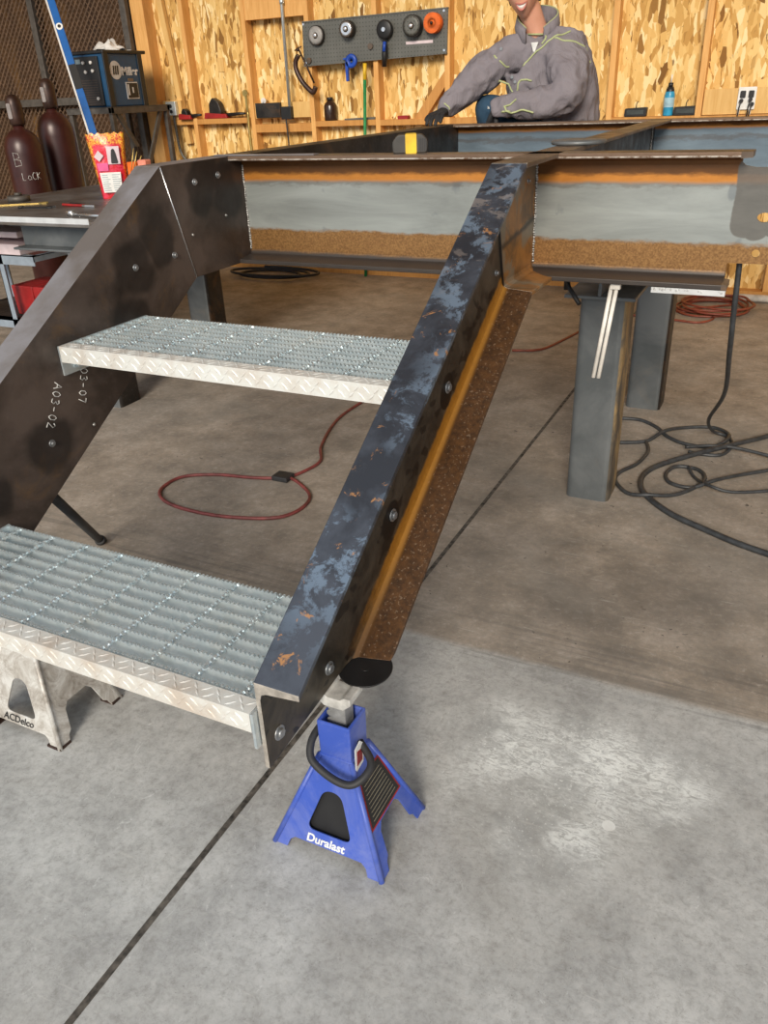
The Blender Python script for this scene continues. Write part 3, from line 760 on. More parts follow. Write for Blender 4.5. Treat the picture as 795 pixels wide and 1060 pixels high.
text_mesh('lettering', 'Duralast', .0245, M['white'], mf @ Matrix.Translation((-.006, .0385, .0026)), J, shear=.15, bold=.0006)
mr = L0 @ Matrix.Rotation(PI/2, 4, 'Z') @ Matrix.Translation((0, -.120, 0)) @ Matrix.Rotation(math.atan2(.212, .120-.034), 4, 'X')
b = B()
def quad(bm, pts, z, mi=0):
    f = bm.faces.new([bm.verts.new((x, y, z)) for x, y in pts]); f.material_index = mi
prism(b, [(-.066, .092), (.060, .092), (.040, .190), (-.040, .190)], 2, .0022, .0030)
prism(b, [(-.061, .096), (.055, .096), (.036, .186), (-.036, .186)], 2, .0026, .0036, mi=1)
for k in range(9):
    yy = .104+k*.0085; hw = .050-(yy-.1)*.24
    prism(b, [(-hw, yy), (hw*.9, yy), (hw*.9, yy+.0016), (-hw, yy+.0016)], 2, .0034, .0040, mi=2)
b.transform(mr); mk('warning_label', b, [M['red'], M['black'], plain('label_text', (.20, .18, .13), .7)], J)
b = B(); prism(b, [(-.016, .0), (.014, .004), (.020, .045), (.006, .062), (-.014, .055)], 2, 0, .0012)
prism(b, [(-.010, .012), (.010, .012), (.012, .040), (-.008, .046)], 2, .001, .0018, mi=1)
b.transform(L0 @ Matrix.Translation((.0435, -.020, .195)) @ Matrix.Rotation(PI/2, 4, 'Z') @ Matrix.Rotation(PI/2, 4, 'X')); mk('torn_sticker', b, [M['white'], M['red']], J)
# black disc wedged between saddle and stringer
b = B(); dm = Matrix.Translation((.948, -.280, .3615)) 
vs = cyl(b, (0, 0, 0), (0, 0, .003), .052, n=40); cyl(b, (0, 0, .0), (0, 0, .0035), .010, n=20)
b.transform(dm @ Matrix.Rotation(math.radians(4), 4, 'X'))
tag(mk('grinding_disc', b, M['black']), 'black round disc wedged between the stair stringer end and the jack stand', 'disc')

# ------------------------------------------------------------------ worn cast jack stand, left
K = jackstand('jack_stand', 'dirty pale grey cast jack stand beneath the lower galvanised tread on the left', (.085, -.335, 0), .0, .122, .100, .038, .036, .265, .300, {'body': M['castalu']})
L1 = WM[K.name]
b = B(); box(b, (-.016, -.014, .28), (.016, .014, .345)); b.transform(L1); mk('ratchet_post', b, M['cast'], K, bevel=.002)
b = B(); prism(b, [(-.034, .3605), (-.034, .348), (-.018, .336), (.018, .336), (.034, .348), (.034, .3605), (.02, .3605), (.012, .354), (-.012, .354), (-.02, .3605)], 1, -.024, .024); b.transform(L1); mk('saddle', b, M['cast'], K)
for sx in (-1, 1):
    for sy in (-1, 1):
        b = B(); prism(b, [(sx*.126, sy*.104), (sx*.084, sy*.104), (sx*.084, sy*.070), (sx*.126, sy*.070)], 2, 0, .006); b.transform(L1); mk('foot_pad', b, M['capbrown'], K)
mf1 = L1 @ Matrix.Translation((0, -.100, 0)) @ Matrix.Rotation(math.atan2(.265, .064), 4, 'X')
text_mesh('lettering', 'ACDelco', .026, M['black'], mf1 @ Matrix.Translation((-.010, .040, .0026)), K, shear=.2, bold=.0003)

# ------------------------------------------------------------------ support stands
def tube_col(x0, y0, w, h, zb=0):
    b = B(); r = .022; n = 5; pts = []
    for cx_, cy_, a0 in [(x0+w-r, y0+w-r, 0), (x0+r, y0+w-r, PI/2), (x0+r, y0+r, PI), (x0+w-r, y0+r, 1.5*PI)]:
        for k in range(n+1):
            a = a0+k/n*PI/2; pts.append((cx_+r*math.cos(a), cy_+r*math.sin(a)))
    prism(b, pts, 2, zb, zb+h)
    for f in b.faces:
        f.normal_update()
        if abs(f.normal.z) < .5:
            f.smooth = False
            c = f.calc_center_median()
            if c.x > x0+w-.012: f.material_index = 1
    return b
def hbeam_y(b, x0, x1, y0, y1, z0, z1, t=.011):
    xm = (x0+x1)/2
    box(b, (x0, y0, z1-t), (x1, y1, z1)); box(b, (x0, y0, z0), (x1, y1, z0+t)); box(b, (xm-t/2, y0, z0+t), (xm+t/2, y1, z1-t))
R_ = thing('steel_support_stand', 'grey square-tube steel support stand under the right side of the platform', 'support stand', (1.03, 1.28, 0))
for (x0, y0, sm_) in [(.948, 1.275, 'column_seam'), (.968, 2.262, 'dark_steel')]:
    mk('leg', tube_col(x0, y0, .152, .728), [M['column_steel'], M[sm_]], R_)
b = B(); hbeam_y(b, .915, 1.135, 1.20, 3.36, .729, .865); mk('top_beam', b, M['column_steel'], R_, bevel=.002)
b = B(); box(b, (.935, 1.265, .722), (1.115, 1.44, .731)); mk('cap_plate', b, M['brown_steel'], R_)
b = B(); cyl(b, (.925, 1.185, .80), (.925, 1.20, .80), .016, n=6); tube(b, [(.925, 1.18, .80), (.94, 1.15, .775), (.985, 1.11, .735)], .007, 8); tube(b, [(.925, 1.18, .815), (.925, 1.18, .76)], .008, 8)
mk('clamp_screw', b, M['black'], R_)
Lt = thing('steel_work_table', 'heavy rusty steel plate work table with tools on it at far left', 'work table', (-1.37, 1.48, 0))
b = B(); box(b, (-2.62, 1.38, .853), (-.93, 3.36, .865)); mk('table_top', b, M['table'], Lt, bevel=.002)
b = B()
for yy in (1.42, 2.2):
    b = B(); xs = (-1.78, -.95); z0, z1 = .735, .853; t = .010
    ya, yb = yy, yy+.15
    box(b, (xs[0], ya, z1-t), (xs[1], yb, z1)); box(b, (xs[0], ya, z0), (xs[1], yb, z0+t)); box(b, (xs[0], (ya+yb)/2-.005, z0+t), (xs[1], (ya+yb)/2+.005, z1-t))
    mk('under_beam', b, M['column_steel'], Lt, bevel=.002)
for y0 in (1.42, 2.2):
    mk('leg', tube_col(-1.45, y0, .152, .734), [M['column_steel'], M['dark_steel']], Lt)
# plank the man squats on
b = B(); box(b, (-1.40, 2.72, .866), (1.12, 3.34, .900)); tag(mk('wooden_plank', b, M['ply'], bevel=.003), 'wide wooden plank behind the platform that the man crouches on', 'plank')

# ------------------------------------------------------------------ things under / on the platform
b = B(); box(b, (1.238, .772, .858), (1.410, .800, .8715)); 
for k in range(26): bmesh.ops.create_icosphere(b, subdivisions=1, radius=random.uniform(.002, .0045), matrix=Matrix.Translation((1.24+k*.0065, .775+random.uniform(-.006,.004), .868+random.uniform(-.003,.002))))
tag(mk('backing_strip', b, M['alu']), 'bright spattered metal strip tacked under the right end of the front beam', 'metal strip')
b = B()
for dx in (0, .0135): tube(b, [(1.138+dx, .79, .871), (1.112+dx, .785, .62)], .0055, 8)
box(b, (1.136, .781, .858), (1.160, .799, .8725))
tag(mk('hanging_rod', b, M['pvc'], bevel=0), 'pale twin rod hanging down from the front beam before the grey column', 'rod')
# steel rule on the beam
b = B(); box(b, (-.06, .783, TOP+.0005), (.285, .813, TOP+.003)); tag(mk('steel_ruler', b, M['flange_grey']), 'thin flat steel ruler lying on the left end of the front beam', 'ruler')
# round plate
b = B(); lathe(b, [(0, 0), (.072, 0), (.075, .003), (.075, .008), (.072, .011), (0, .011)], (.955, 1.09, TOP+.0005), 48)
tag(mk('round_plate', b, M['column_steel']), 'flat round grey steel plate lying where the frame members cross', 'steel plate')
# tape measure
T = thing('tape_measure', 'black and yellow tape measure standing on the front beam', 'tape measure', (.557, .838, TOP), (0, 0, math.radians(24)))
b = B(); prism(b, rounded([(-.046, 0), (.046, 0), (.048, .030), (.034, .046), (-.032, .046), (-.048, .028)], .008), 1, -.027, .027)
mk('case', b, plain('tape_case', (.045, .04, .035), .5), T, local=True, bevel=.003)
b = B(); prism(b, rounded([(-.012, -.0), (.018, -.0), (.018, .0475), (-.012, .0475)], .003), 1, -.0285, .0285); mk('yellow_band', b, M['yellow'], T, local=True)
b = B()
for k in range(5): box(b, (.024+k*.0045, -.0285, .006), (.0265+k*.0045, .0285, .036))
mk('rubber_grip', b, M['black_rubber'], T, local=True)
# bar leaning under the left stringer
b = B(); tube(b, [(-.41, .345, .016), (-.055, -.078, .452)], .0135, 12); cyl(b, (-.425, .362, .0), (-.395, .330, .030), .020, .017, 12)
tag(mk('prop_bar', b, M['black_rubber']), 'dark round prop bar leaning from the floor to the left stringer', 'bar')

# ------------------------------------------------------------------ hoses and cables on the floor
def run(name, pts, r, mat, label, cat, z=None, group=None, n=7):
    P = [(p[0], p[1], (p[2] if len(p) > 2 else r+.0005)) for p in pts]
    b = B(); tube(b, spline(P, n), r, 8); return tag(mk(name, b, mat), label, cat, group)
hp = [(-.20,2.3),(-.203,1.95),(-.205,1.651),(-.123,1.357),(-.046,1.215),(-.050,1.114),(-.095,1.020),(-.214,.973),(-.365,.944),(-.482,.879),(-.497,.779),(-.455,.707),(-.354,.662),(-.192,.653),(-.043,.681),(.066,.732),(.103,.818),(.080,.917),(-.014,.996),(-.10,1.030,.012)]
RH = run('air_hose', hp, .0065, M['hose_red'], 'dark red air hose looped on the floor beneath the upper tread', 'hose')
b = B(); box(b, (-.135, .985, .002), (-.065, 1.045, .022)); o = mk('hose_connector', b, M['black_rubber'], RH, bevel=.004)
orp = [(.212,2.930),(.359,2.999),(.432,3.249),(.52,3.6),(.70,3.9),(.95,3.86),(1.10,3.84),(1.17,3.97),(1.09,4.08),(.93,4.10)]
b = B(); P = [(x, y, .0075) for x, y in orp]
for k in range(5):
    for i in range(16):
        a = 2*PI*i/16 + .9; rr = .20+.02*math.sin(k*2.1+i); P.append((1.13+rr*1.02*math.cos(a)+.01*k, 4.20+rr*math.sin(a)*1.05, .0075+k*.012+.002*i/16))
b = B(); tube(b, spline(P, 4), .007, 8)
tag(mk('air_hose', b, M['hose_orange']), 'orange-red air hose coiled on the floor near the back wall', 'hose')
CL = [ [(1.425,.875,.95),(1.43,.90,.80),(1.432,.99,.66),(1.42,1.35,.42),(1.36,1.80,.16),(1.37,2.02,.03),(1.430,2.034),(1.455,1.943),(1.426,1.835),(1.361,1.811),(1.303,1.820)],
       [(1.70,2.25),(1.581,2.091),(1.462,1.929,.02),(1.342,1.788,.02),(1.226,1.652),(1.182,1.547),(1.183,1.450),(1.220,1.359),(1.319,1.251),(1.454,1.170),(1.568,1.112),(1.75,1.05)],
       [(.972,2.09),(1.066,2.099),(1.147,2.035),(1.203,1.949),(1.282,1.894),(1.374,1.896),(1.426,1.948,.02),(1.430,2.034,.02),(1.362,2.115),(1.258,2.076),(1.186,1.978,.02),(1.131,1.871),(1.032,1.816)],
       [(1.134,1.855),(1.156,1.764),(1.138,1.633),(1.091,1.526),(1.094,1.443),(1.156,1.360),(1.232,1.351,.02),(1.306,1.406),(1.367,1.495),(1.392,1.587),(1.357,1.658),(1.281,1.658),(1.254,1.575),(1.282,1.502),(1.357,1.491),(1.432,1.561,.02),(1.525,1.680),(1.75,1.87)],
       [(1.290,1.832,.02),(1.376,1.880,.02),(1.487,1.890,.02),(1.72,1.84)],
       [(1.326,1.646,.02),(1.355,1.586),(1.418,1.502,.02),(1.508,1.511),(1.70,1.62)] ]
LB = ['black cable hanging from the right beam end down to the floor tangle', 'thickest black cable sweeping in a wide curve to the right edge of the floor', 'black cable loop lying just behind the front grey column', 'black cable with small inner loops lying right of the grey column',
      'short black cable piece crossing the tangle beneath the hanging cable', 'thin black cable running right from the small inner loop']
for pts, rr, lb in zip(CL, [.007, .0105, .0075, .0075, .007, .006], LB): run('power_cable', pts, rr, M['cable_black'], lb, 'cable', group='black cables tangled on the floor')
cp = [(-2.33+.24*(1+.1*k/3)*math.cos(k*.5), 4.36+.16*math.sin(k*.5), .012+k*.0012) for k in range(30)]
run('power_cable', cp, .011, M['black_rubber'], 'small coil of black cable on the floor far behind under the front beam', 'cable')
b = B(); cyl(b, (1.23, 4.50, .025), (2.6, 4.50, .025), .024, n=16); tag(mk('white_pipe', b, M['pvc']), 'white plastic pipe lying on the floor along the back wall', 'pipe')

# ------------------------------------------------------------------ things on the left work table
TZ = .8655
b = B(); A0 = Vector((-2.45, 1.46, TZ)); 
bm = B(); prism(bm, [(0, 0), (.0, .024), (.003, .024), (.003, .003), (.052, .003), (.052, 0)], 0, -1.15, .03, mat=None)
bm.transform(Matrix.Translation((-1.262, 1.385, TZ))); tag(mk('aluminium_angle', bm, M['alu']), 'long bright aluminium angle bar lying on the table front edge', 'metal bar')
b = B(); tube(b, [(-1.55, 1.60, TZ+.010), (-1.20, 1.54, TZ+.010)], .009, 10); cyl(b, (-1.575, 1.604, TZ+.014), (-1.53, 1.597, TZ+.014), .014, n=12)
tag(mk('steel_rod', b, M['chrome']), 'short chrome rod with a collar lying right of the aluminium angle', 'metal rod')
Q = thing('pliers', 'red and black handled pliers lying on the table below the snack bag', 'pliers', (-1.76, 1.90, TZ), (0, 0, -.22))
for s, mt in ((1, 'black'), (-1, 'red')):
    b = B(); tube(b, spline([(-.17, s*.022, .007), (-.10, s*.020, .007), (-.03, s*.008, .007), (.0, 0, .007)], 5), .0065, 8); mk('handle', b, M[mt], Q, local=True)
b = B(); prism(b, [(-.01, -.012), (.02, -.016), (.06, -.006), (.085, -.003), (.085, .003), (.06, .006), (.02, .016), (-.01, .012)], 2, .002, .012); mk('jaws', b, M['chrome'], Q, local=True)
def wrench(loc, rz, L, mat, label):
    b = B(); prism(b, [(-L/2, -.008), (L/2, -.006), (L/2, .006), (-L/2, .008)], 2, 0, .007)
    prism(b, [(L/2-.005, -.012), (L/2+.012, -.022), (L/2+.036, -.018), (L/2+.018, -.008), (L/2+.018, .008), (L/2+.036, .018), (L/2+.012, .022), (L/2-.005, .012)], 2, 0, .009)
    cyl(b, (-L/2-.006, 0, 0), (-L/2-.006, 0, .009), .016, n=16)
    b.transform(Matrix.Translation(loc) @ Matrix.Rotation(rz, 4, 'Z')); tag(mk('wrench', b, mat), label, 'wrench')
wrench((-2.26, 1.90, TZ), .55, .26, M['brass'], 'long brass-coloured wrench at the far left end of the table')
wrench((-2.03, 1.82, TZ), .15, .16, M['black'], 'small black wrench between the brass one and the pliers')
b = B(); cyl(b, (-2.40, 2.05, TZ), (-2.40, 2.05, TZ+.03), .06, n=24); cyl(b, (-2.40, 2.05, TZ+.03), (-2.40, 2.05, TZ+.045), .02, n=16); tag(mk('wire_wheel', b, M['cageframe']), 'round grey wire wheel lying behind the brass wrench', 'wire wheel')
# snack bag
bg = thing('snack_bag', 'upright red and orange snack bag on the left work table', 'snack bag', (-1.865, 2.24, TZ), (0, 0, math.radians(34)))
b = B(); NX, NZ = 12, 18; grid = {}
for s in (-1, 1):
    for i in range(NX+1):
        for j in range(NZ+1):
            u = i/NX*2-1; v = j/NZ; hw = .068+.034*v
            th = .030*(1-abs(u)**2.5)*math.sin(PI*min(1, max(0, (v*.96+.02))))**.55 * (1.0 + .15*math.sin(9*v+4*u))
            zz = v*.325 + (.006*math.sin(u*16) if j == NZ else 0)
            grid[s, i, j] = b.verts.new((u*hw, s*(th+.0008), zz))
    for i in range(NX):
        for j in range(NZ):
            f = b.faces.new((grid[s,i,j], grid[s,i+1,j], grid[s,i+1,j+1], grid[s,i,j+1])); f.smooth = True
bmesh.ops.remove_doubles(b, verts=b.verts[:], dist=.002)
bo = mk('bag_body', b, M['bag'], bg, local=True)
def decal(name, pts, mat, yoff=-.0325):
    b = B(); prism(b, pts, 1, yoff-.001, yoff); mk(name, b, mat, bg, local=True)
decal('nutrition_panel', [(-.050, .035), (.048, .035), (.054, .135), (-.056, .135)], M['white'], -.0335)
b = B()
for k in range(8):
    for sx in (0, 1):
        x0 = -.046+sx*.052; box(b, (x0, -.0358, .044+k*.011), (x0+random.uniform(.028,.044), -.0350, .0475+k*.011))
mk('fine_print', b, plain('print_blue', (.35, .42, .45), .8), bg, local=True)
decal('portrait_panel', [(-.002, .175), (.062, .175), (.066, .262), (.000, .262)], M['paper'], -.034)
b = B(); prism(b, rounded([(.014, .178), (.052, .178), (.046, .225), (.040, .250), (.026, .250), (.020, .225)], .008), 1, -.0366, -.0352); mk('portrait_figure', b, M['black'], bg, local=True)
decal('diamond_mark', [(-.070, .215), (-.046, .190), (-.020, .218), (-.044, .245)], M['paper'], -.0345)
decal('pink_block', [(-.058, .143), (-.006, .143), (-.004, .182), (-.062, .182)], plain('pink', (.75, .10, .28), .5), -.0345)
b = B()
for dx in (0, .02, .045): tube(b, [(-1.76+dx*.3, 2.25, .93), (-1.69+dx, 2.25, 1.115-dx*.8)], .0025, 6)
tag(mk('welding_rods', b, M['brass']), 'three thin brass rods sticking up behind the snack bag', 'rods')
b = B(); prism(b, rounded([(-1.80, TZ), (-1.735, TZ), (-1.725, 1.045), (-1.79, 1.045)], .004), 1, 2.29, 2.34); tag(mk('rod_box', b, M['orange']), 'narrow orange box standing behind the snack bag', 'box')
b = B(); prism(b, rounded([(-1.66, 1.00), (-1.61, 1.00), (-1.605, 1.06), (-1.66, 1.06)], .008), 1, 2.23, 2.27); cyl(b, (-1.635, 2.25, TZ), (-1.635, 2.25, 1.0), .012, n=12)
tag(mk('marker', b, plain('salmon', (.75, .25, .17), .5)), 'salmon-capped marker standing right of the snack bag', 'marker')
# cart at far left
ct = thing('tool_cart', 'pale grey-blue steel angle cart with red bins beneath the left table end', 'cart', (-2.3, 1.7, 0))
b = B()
def ang(b, p0, p1, w=.03):
    p0 = Vector(p0); p1 = Vector(p1); d = p1-p0
    if abs(d.x) > max(abs(d.y), abs(d.z)): box(b, (p0.x, p0.y, p0.z-w*1.3), (p1.x, p0.y+.004, p0.z)); box(b, (p0.x, p0.y, p0.z-.004), (p1.x, p0.y+w, p0.z))
    elif abs(d.y) > abs(d.z): box(b, (p0.x-.004, p0.y, p0.z-w), (p0.x, p1.y, p0.z)); box(b, (p0.x-w, p0.y, p0.z-.004), (p0.x, p1.y, p0.z))
    else: box(b, (p0.x, p0.y, p0.z), (p0.x+w, p0.y+.004, p1.z)); box(b, (p0.x, p0.y, p0.z), (p0.x+.004, p0.y+w, p1.z))
X0, X1, Y0, Y1 = -2.75, -1.99, 1.70, 2.12
for z in (.645, .30):
    ang(b, (X0, Y0, z), (X1, Y0, z), .038); ang(b, (X0, Y1, z), (X1, Y1, z), .038); ang(b, (X1, Y0, z), (X1, Y1, z)); ang(b, (X0+.03, Y0, z), (X0+.03, Y1, z))
mk('frame', b, M['cartgrey'], ct)
for x, y in [(X0, Y0), (-2.262, Y0), (X1-.03, Y1), (X0, Y1), (X1-.034, Y0)]:
    if (x, y) == (X1-.034, Y0): continue
    b = B(); ang(b, (x, y, .04), (x, y, .645), .036); mk('leg', b, M['cartgrey'], ct)
    b = B(); cyl(b, (x+.01, y+.01, .02), (x+.03, y+.01, .02), .02, n=14); mk('wheel', b, M['black_rubber'], ct)
b = B(); box(b, (X0, Y0, .29), (X1, Y1, .30)); mk('shelf', b, M['dark_steel'], ct)
b = B(); box(b, (-2.75, Y0-.01, .735), (-2.06, Y1, .765)); box(b, (-2.75, Y0, .646), (-2.08, Y1, .70)); tag(mk('paper_stack', b, M['paper'], bevel=.004), 'pale pink stack of sheets on the cart under the table end', 'paper stack')
for k, (x0, z0) in enumerate([(-2.30, .305), (-2.14, .305)]):
    b = B(); lo = B(); lo.free(); prism(b, [(x0, z0), (x0+.14, z0), (x0+.15, z0+.16), (x0-.01, z0+.16)], 1, 1.78, 2.02)
    tag(mk('red_bin', b, M['red'], bevel=.006), ['red plastic bin on the left of the cart shelf', 'red plastic bin on the right of the cart shelf'][k], 'bin', 'red bins on the cart shelf')
b = B(); prism(b, rounded([(-2.34, 0.001), (-1.99, 0.001), (-1.98, .17), (-2.35, .17)], .01), 1, 1.78, 2.05); tag(mk('red_toolbox', b, M['red'], bevel=.005), 'red box on the floor beneath the cart shelf', 'box')

# ------------------------------------------------------------------ gas cylinders
def gas(loc, h, r, label, chalk):
    g_ = thing('gas_cylinder', label, 'gas cylinder', loc, group='maroon gas cylinders by the mesh wall')
    b = B(); lathe(b, [(0, 0), (r*.92, 0), (r, .02), (r, h), (r*.97, h+.05), (r*.82, h+.10), (r*.55, h+.135), (.036, h+.15), (.034, h+.175), (0, h+.175)], n=40)
    mk('body', b, M['maroon'], g_, local=True)
    b = B(); z = h+.17
    lathe(b, [(.040, z), (.048, z+.01), (.050, z+.05), (.050, z+.12), (.044, z+.155), (.025, z+.178), (0, z+.184)], n=28)
    mk('valve_cap', b, M['capbrown'], g_, local=True)
    for a in (-1.0, 2.1):
        b = B(); prism(b, rounded([(-.016, z+.04), (.016, z+.04), (.016, z+.13), (-.016, z+.13)], .010), 1, -.0515, -.047); b.transform(Matrix.Rotation(a+PI/2-.5, 4, 'Z')); mk('cap_slot', b, M['pegsteel2'] if a < 0 else M['black'], g_, local=True)
    if chalk:
        for txt, a0, zz, s in chalk:
            bm = B(); x = 0
            for ch in txt:
                if ch in GL:
                    for st in GL[ch]:
                        pts = []
                        for px, py in st:
                            a = a0 + (px+x)*s/r; pts.append((r*1.004*math.cos(a), r*1.004*math.sin(a), zz+py*s))
                        tube(bm, pts, .0016, 5)
                x += .7
            mk('chalk_writing', bm, M['chalk'], g_, local=True)
    return g_
gas((-3.19, 2.86, 0), 1.056, .122, 'dark maroon gas cylinder with chalk letters, front left one of the pair', [('B', -1.35, .985, .085), ('LaCK', -1.10, .90, .045)])
gas((-3.20, 3.18, 0), 1.146, .122, 'dark maroon gas cylinder without chalk, the taller rear right one', None)

# ------------------------------------------------------------------ shelf and welding power source
sh = thing('steel_shelf_rack', 'dark steel angle rack against the mesh wall carrying the blue power source', 'rack', (-3.4, 3.85, 0))
b = B(); box(b, (-3.74, 3.84, 1.262), (-3.28, 3.87, 1.304)); box(b, (-3.74, 4.49, 1.262), (-3.28, 4.52, 1.304)); box(b, (-3.74, 3.84, 1.298), (-3.28, 4.52, 1.306)); box(b, (-3.31, 3.84, 1.258), (-3.28, 4.52, 1.304))
mk('shelf', b, M['cageframe'], sh, bevel=.002)
for x in (-3.73, -3.32):
    for y in (3.85, 4.48):
        b = B(); box(b, (x, y, 0), (x+.035, y+.035, 1.262)); mk('leg', b, M['cageframe'], sh)
b = B(); prism(b, [(4.40, 1.262), (4.44, 1.262), (4.20, .86), (4.16, .86)], 0, -3.31, -3.29); mk('brace', b, M['cageframe'], sh)
b = B(); prism(b, [(3.90, 1.262), (3.94, 1.262), (4.10, 1.02), (4.06, 1.02)], 0, -3.31, -3.29); mk('brace', b, M['cageframe'], sh)
ws = thing('welding_power_source', 'blue and black welding power source on the steel rack', 'welding machine', (-3.465, 3.86, 1.306))
X0, X1, Y0, Y1, H = -.17, .17, 0, .42, .36   # local
b = B(); prism(b, [(X0, 0), (X1, 0), (X1, H), (X0, H)], 1, Y0+.012, Y1-.012); mk('housing', b, M['welder_blue'], ws, local=True, bevel=.01)
b = B(); box(b, (X0-.012, Y0, H-.005), (X1+.012, Y1+.05, H+.018)); mk('top_cover', b, M['black'], ws, local=True, bevel=.006)
for y in (Y0, Y1-.05):
    b = B(); box(b, (X1-.004, y, 0), (X1+.010, y+.05, H)); mk('corner_guard', b, M['black'], ws, local=True, bevel=.004)
b = B(); box(b, (X0+.03, Y0-.002, .01), (X1-.055, Y0+.014, H-.02)); mk('front_panel', b, M['black'], ws, local=True, bevel=.004)
b = B(); 
for k in range(11): box(b, (X0+.05, Y0-.006, .02+k*.016), (X1-.085, Y0, .026+k*.016))
mk('vent_grille', b, plain('vent_dark', (.05, .035, .03), .5), ws, local=True)
for x, z in [(-.02, .30), (.055, .30), (-.01, .24), (.06, .245), (.07, .06)]:
    b = B(); cyl(b, (x, Y0-.016, z), (x, Y0, z), .011, n=14); mk('knob', b, M['offwhite'], ws, local=True)
b = B(); box(b, (-.10, Y0-.006, .295), (-.05, Y0, .325)); mk('display', b, plain('display', (.12, .16, .18), .2), ws, local=True)
mside = basis((X1+.0012, .21, .20), (0, 1, 0), (0, 0, 1))
b = B(); cyl(b, (X1+.0005, .115, .245), (X1+.0022, .115, .245), .062, n=36); mk('logo_disc', b, M['offwhite'], ws, local=True)
b = B()
for k in range(3): prism(b, [(.082+k*.022, .215), (.096+k*.022, .215), (.104+k*.022, .275), (.090+k*.022, .275)], 0, X1+.0022, X1+.0034)
mk('logo_bars', b, M['black'], ws, local=True)
def ltext(name, body, size, mat, mtx, parent, **k):
    o = text_mesh(name, body, size, mat, WM[parent.name] @ mtx, parent, **k); return o
ltext('lettering', 'Miller', .078, M['offwhite'], basis((X1+.0018, .268, .236), (0, 1, 0), (0, 0, 1)), ws, bold=.0025)
b = B(); box(b, (X1+.0005, .20, .05), (X1+.004, .33, .165)); mk('notice_frame', b, M['offwhite'], ws, local=True)
b = B(); box(b, (X1+.003, .207, .057), (X1+.006, .323, .158)); mk('notice', b, M['black'], ws, local=True)
b = B(); box(b, (X1+.005, .213, .075), (X1+.0075, .228, .15)); box(b, (X1+.005, .262, .09), (X1+.0075, .275, .13)); mk('notice_marks', b, M['offwhite'], ws, local=True)
b = B(); box(b, (X1+.001, .23, .17), (X1+.004, .29, .19)); mk('orange_tag', b, M['brown_steel'], ws, local=True)
# rag on top
b = B(); NU, NV = 22, 14; G_ = []
for i in range(NU+1):
    row = []
    for j in range(NV+1):
        u = i/NU*2-1; v = j/NV*2-1; rr = max(0, 1-u*u*.95-v*v*.9)
        h = .055*rr**.6*(1+.35*math.sin(7*u+2*v)+.25*math.sin(11*v-5*u))
        row.append(b.verts.new((u*.125+.012*math.sin(v*9), v*.09+.012*math.sin(u*8), max(.001, h))))
    G_.append(row)
for i in range(NU):
    for j in range(NV): b.faces.new((G_[i][j], G_[i+1][j], G_[i+1][j+1], G_[i][j+1])).smooth = True
b.transform(Matrix.Translation((-3.42, 4.08, 1.306+H+.0205)))
o = mk('crumpled_rag', b, M['offwhite']); o.modifiers.new('solid', 'SOLIDIFY').thickness = .004
tag(o, 'crumpled white rag lying on top of the blue power source', 'rag')
# blue spirit level leaning
lv = thing('spirit_level', 'long bright blue spirit level leaning against the rack', 'spirit level', (-3.35, 3.52, 0))
lv0, lv1 = Vector((-3.14, 3.44, 1.10)), Vector((-3.66, 3.76, 2.18))
lm = basis(lv0, lv1-lv0, (.75, .45, 0)); Ln = (lv1-lv0).length
lv0b = lv0 + (lv0-lv1).normalized()*1.15
lm = basis(lv0b, lv1-lv0, (.8, .6, 0)); Ln += 1.15
b = B(); box(b, (0, 0, -.012), (Ln, .052, .012)); b.transform(lm); mk('body', b, M['level_blue'], lv, bevel=.002)
b = B(); box(b, (0, -.012, -.014), (Ln, .0, .014)); b.transform(lm); mk('edge_rail', b, M['alu'], lv)
b = B(); box(b, (1.52, .002, -.014), (1.70, .054, .014)); b.transform(lm); mk('grip', b, M['black'], lv)
b = B(); cyl(b, (1.98, .027, -.016), (1.98, .027, .016), .024, n=24); b.transform(lm); mk('vial', b, M['white'], lv)
b = B(); cyl(b, (1.98, .027, -.018), (1.98, .027, .018), .012, n=16); b.transform(lm); mk('vial_centre', b, M['black'], lv)

# ------------------------------------------------------------------ back wall things
WF = WY-.09      # stud face
pg = thing('pegboard', 'grey perforated steel panel of discs on the back wall studs', 'tool panel', (-1.43, WF, 1.52))
b = B(); prism(b, [(-2.02, 1.525), (-.86, 1.55), (-.85, 1.81), (-2.01, 1.80)], 1, WF-.016, WF-.012); mk('sheet', b, M['pegsteel'], pg)
b = B(); prism(b, [(-2.02, 1.525), (-.86, 1.55), (-.86, 1.543), (-2.02, 1.518)], 1, WF-.022, WF); prism(b, [(-2.01, 1.80), (-.85, 1.81), (-.85, 1.818), (-2.01, 1.808)], 1, WF-.022, WF); mk('folded_edge', b, M['pegsteel'], pg)
for x, z in [(-1.62, 1.565), (-1.97, 1.555), (-1.45, 1.62)]:
    b = B(); cyl(b, (x, WF-.030, z), (x, WF-.0165, z), .02, n=16); mk('knob', b, M['brown_steel'], pg)
for x, z in [(-2.0, 1.79), (-.88, 1.80), (-2.0, 1.54), (-.88, 1.565)]:
    b = B(); cyl(b, (x, WF-.020, z), (x, WF-.016, z), .008, n=12); mk('screw', b, M['chrome'], pg)
b = B(); box(b, (-1.17, WF-.0175, 1.615), (-.965, WF-.0162, 1.633)); mk('label_strip', b, M['paper'], pg)
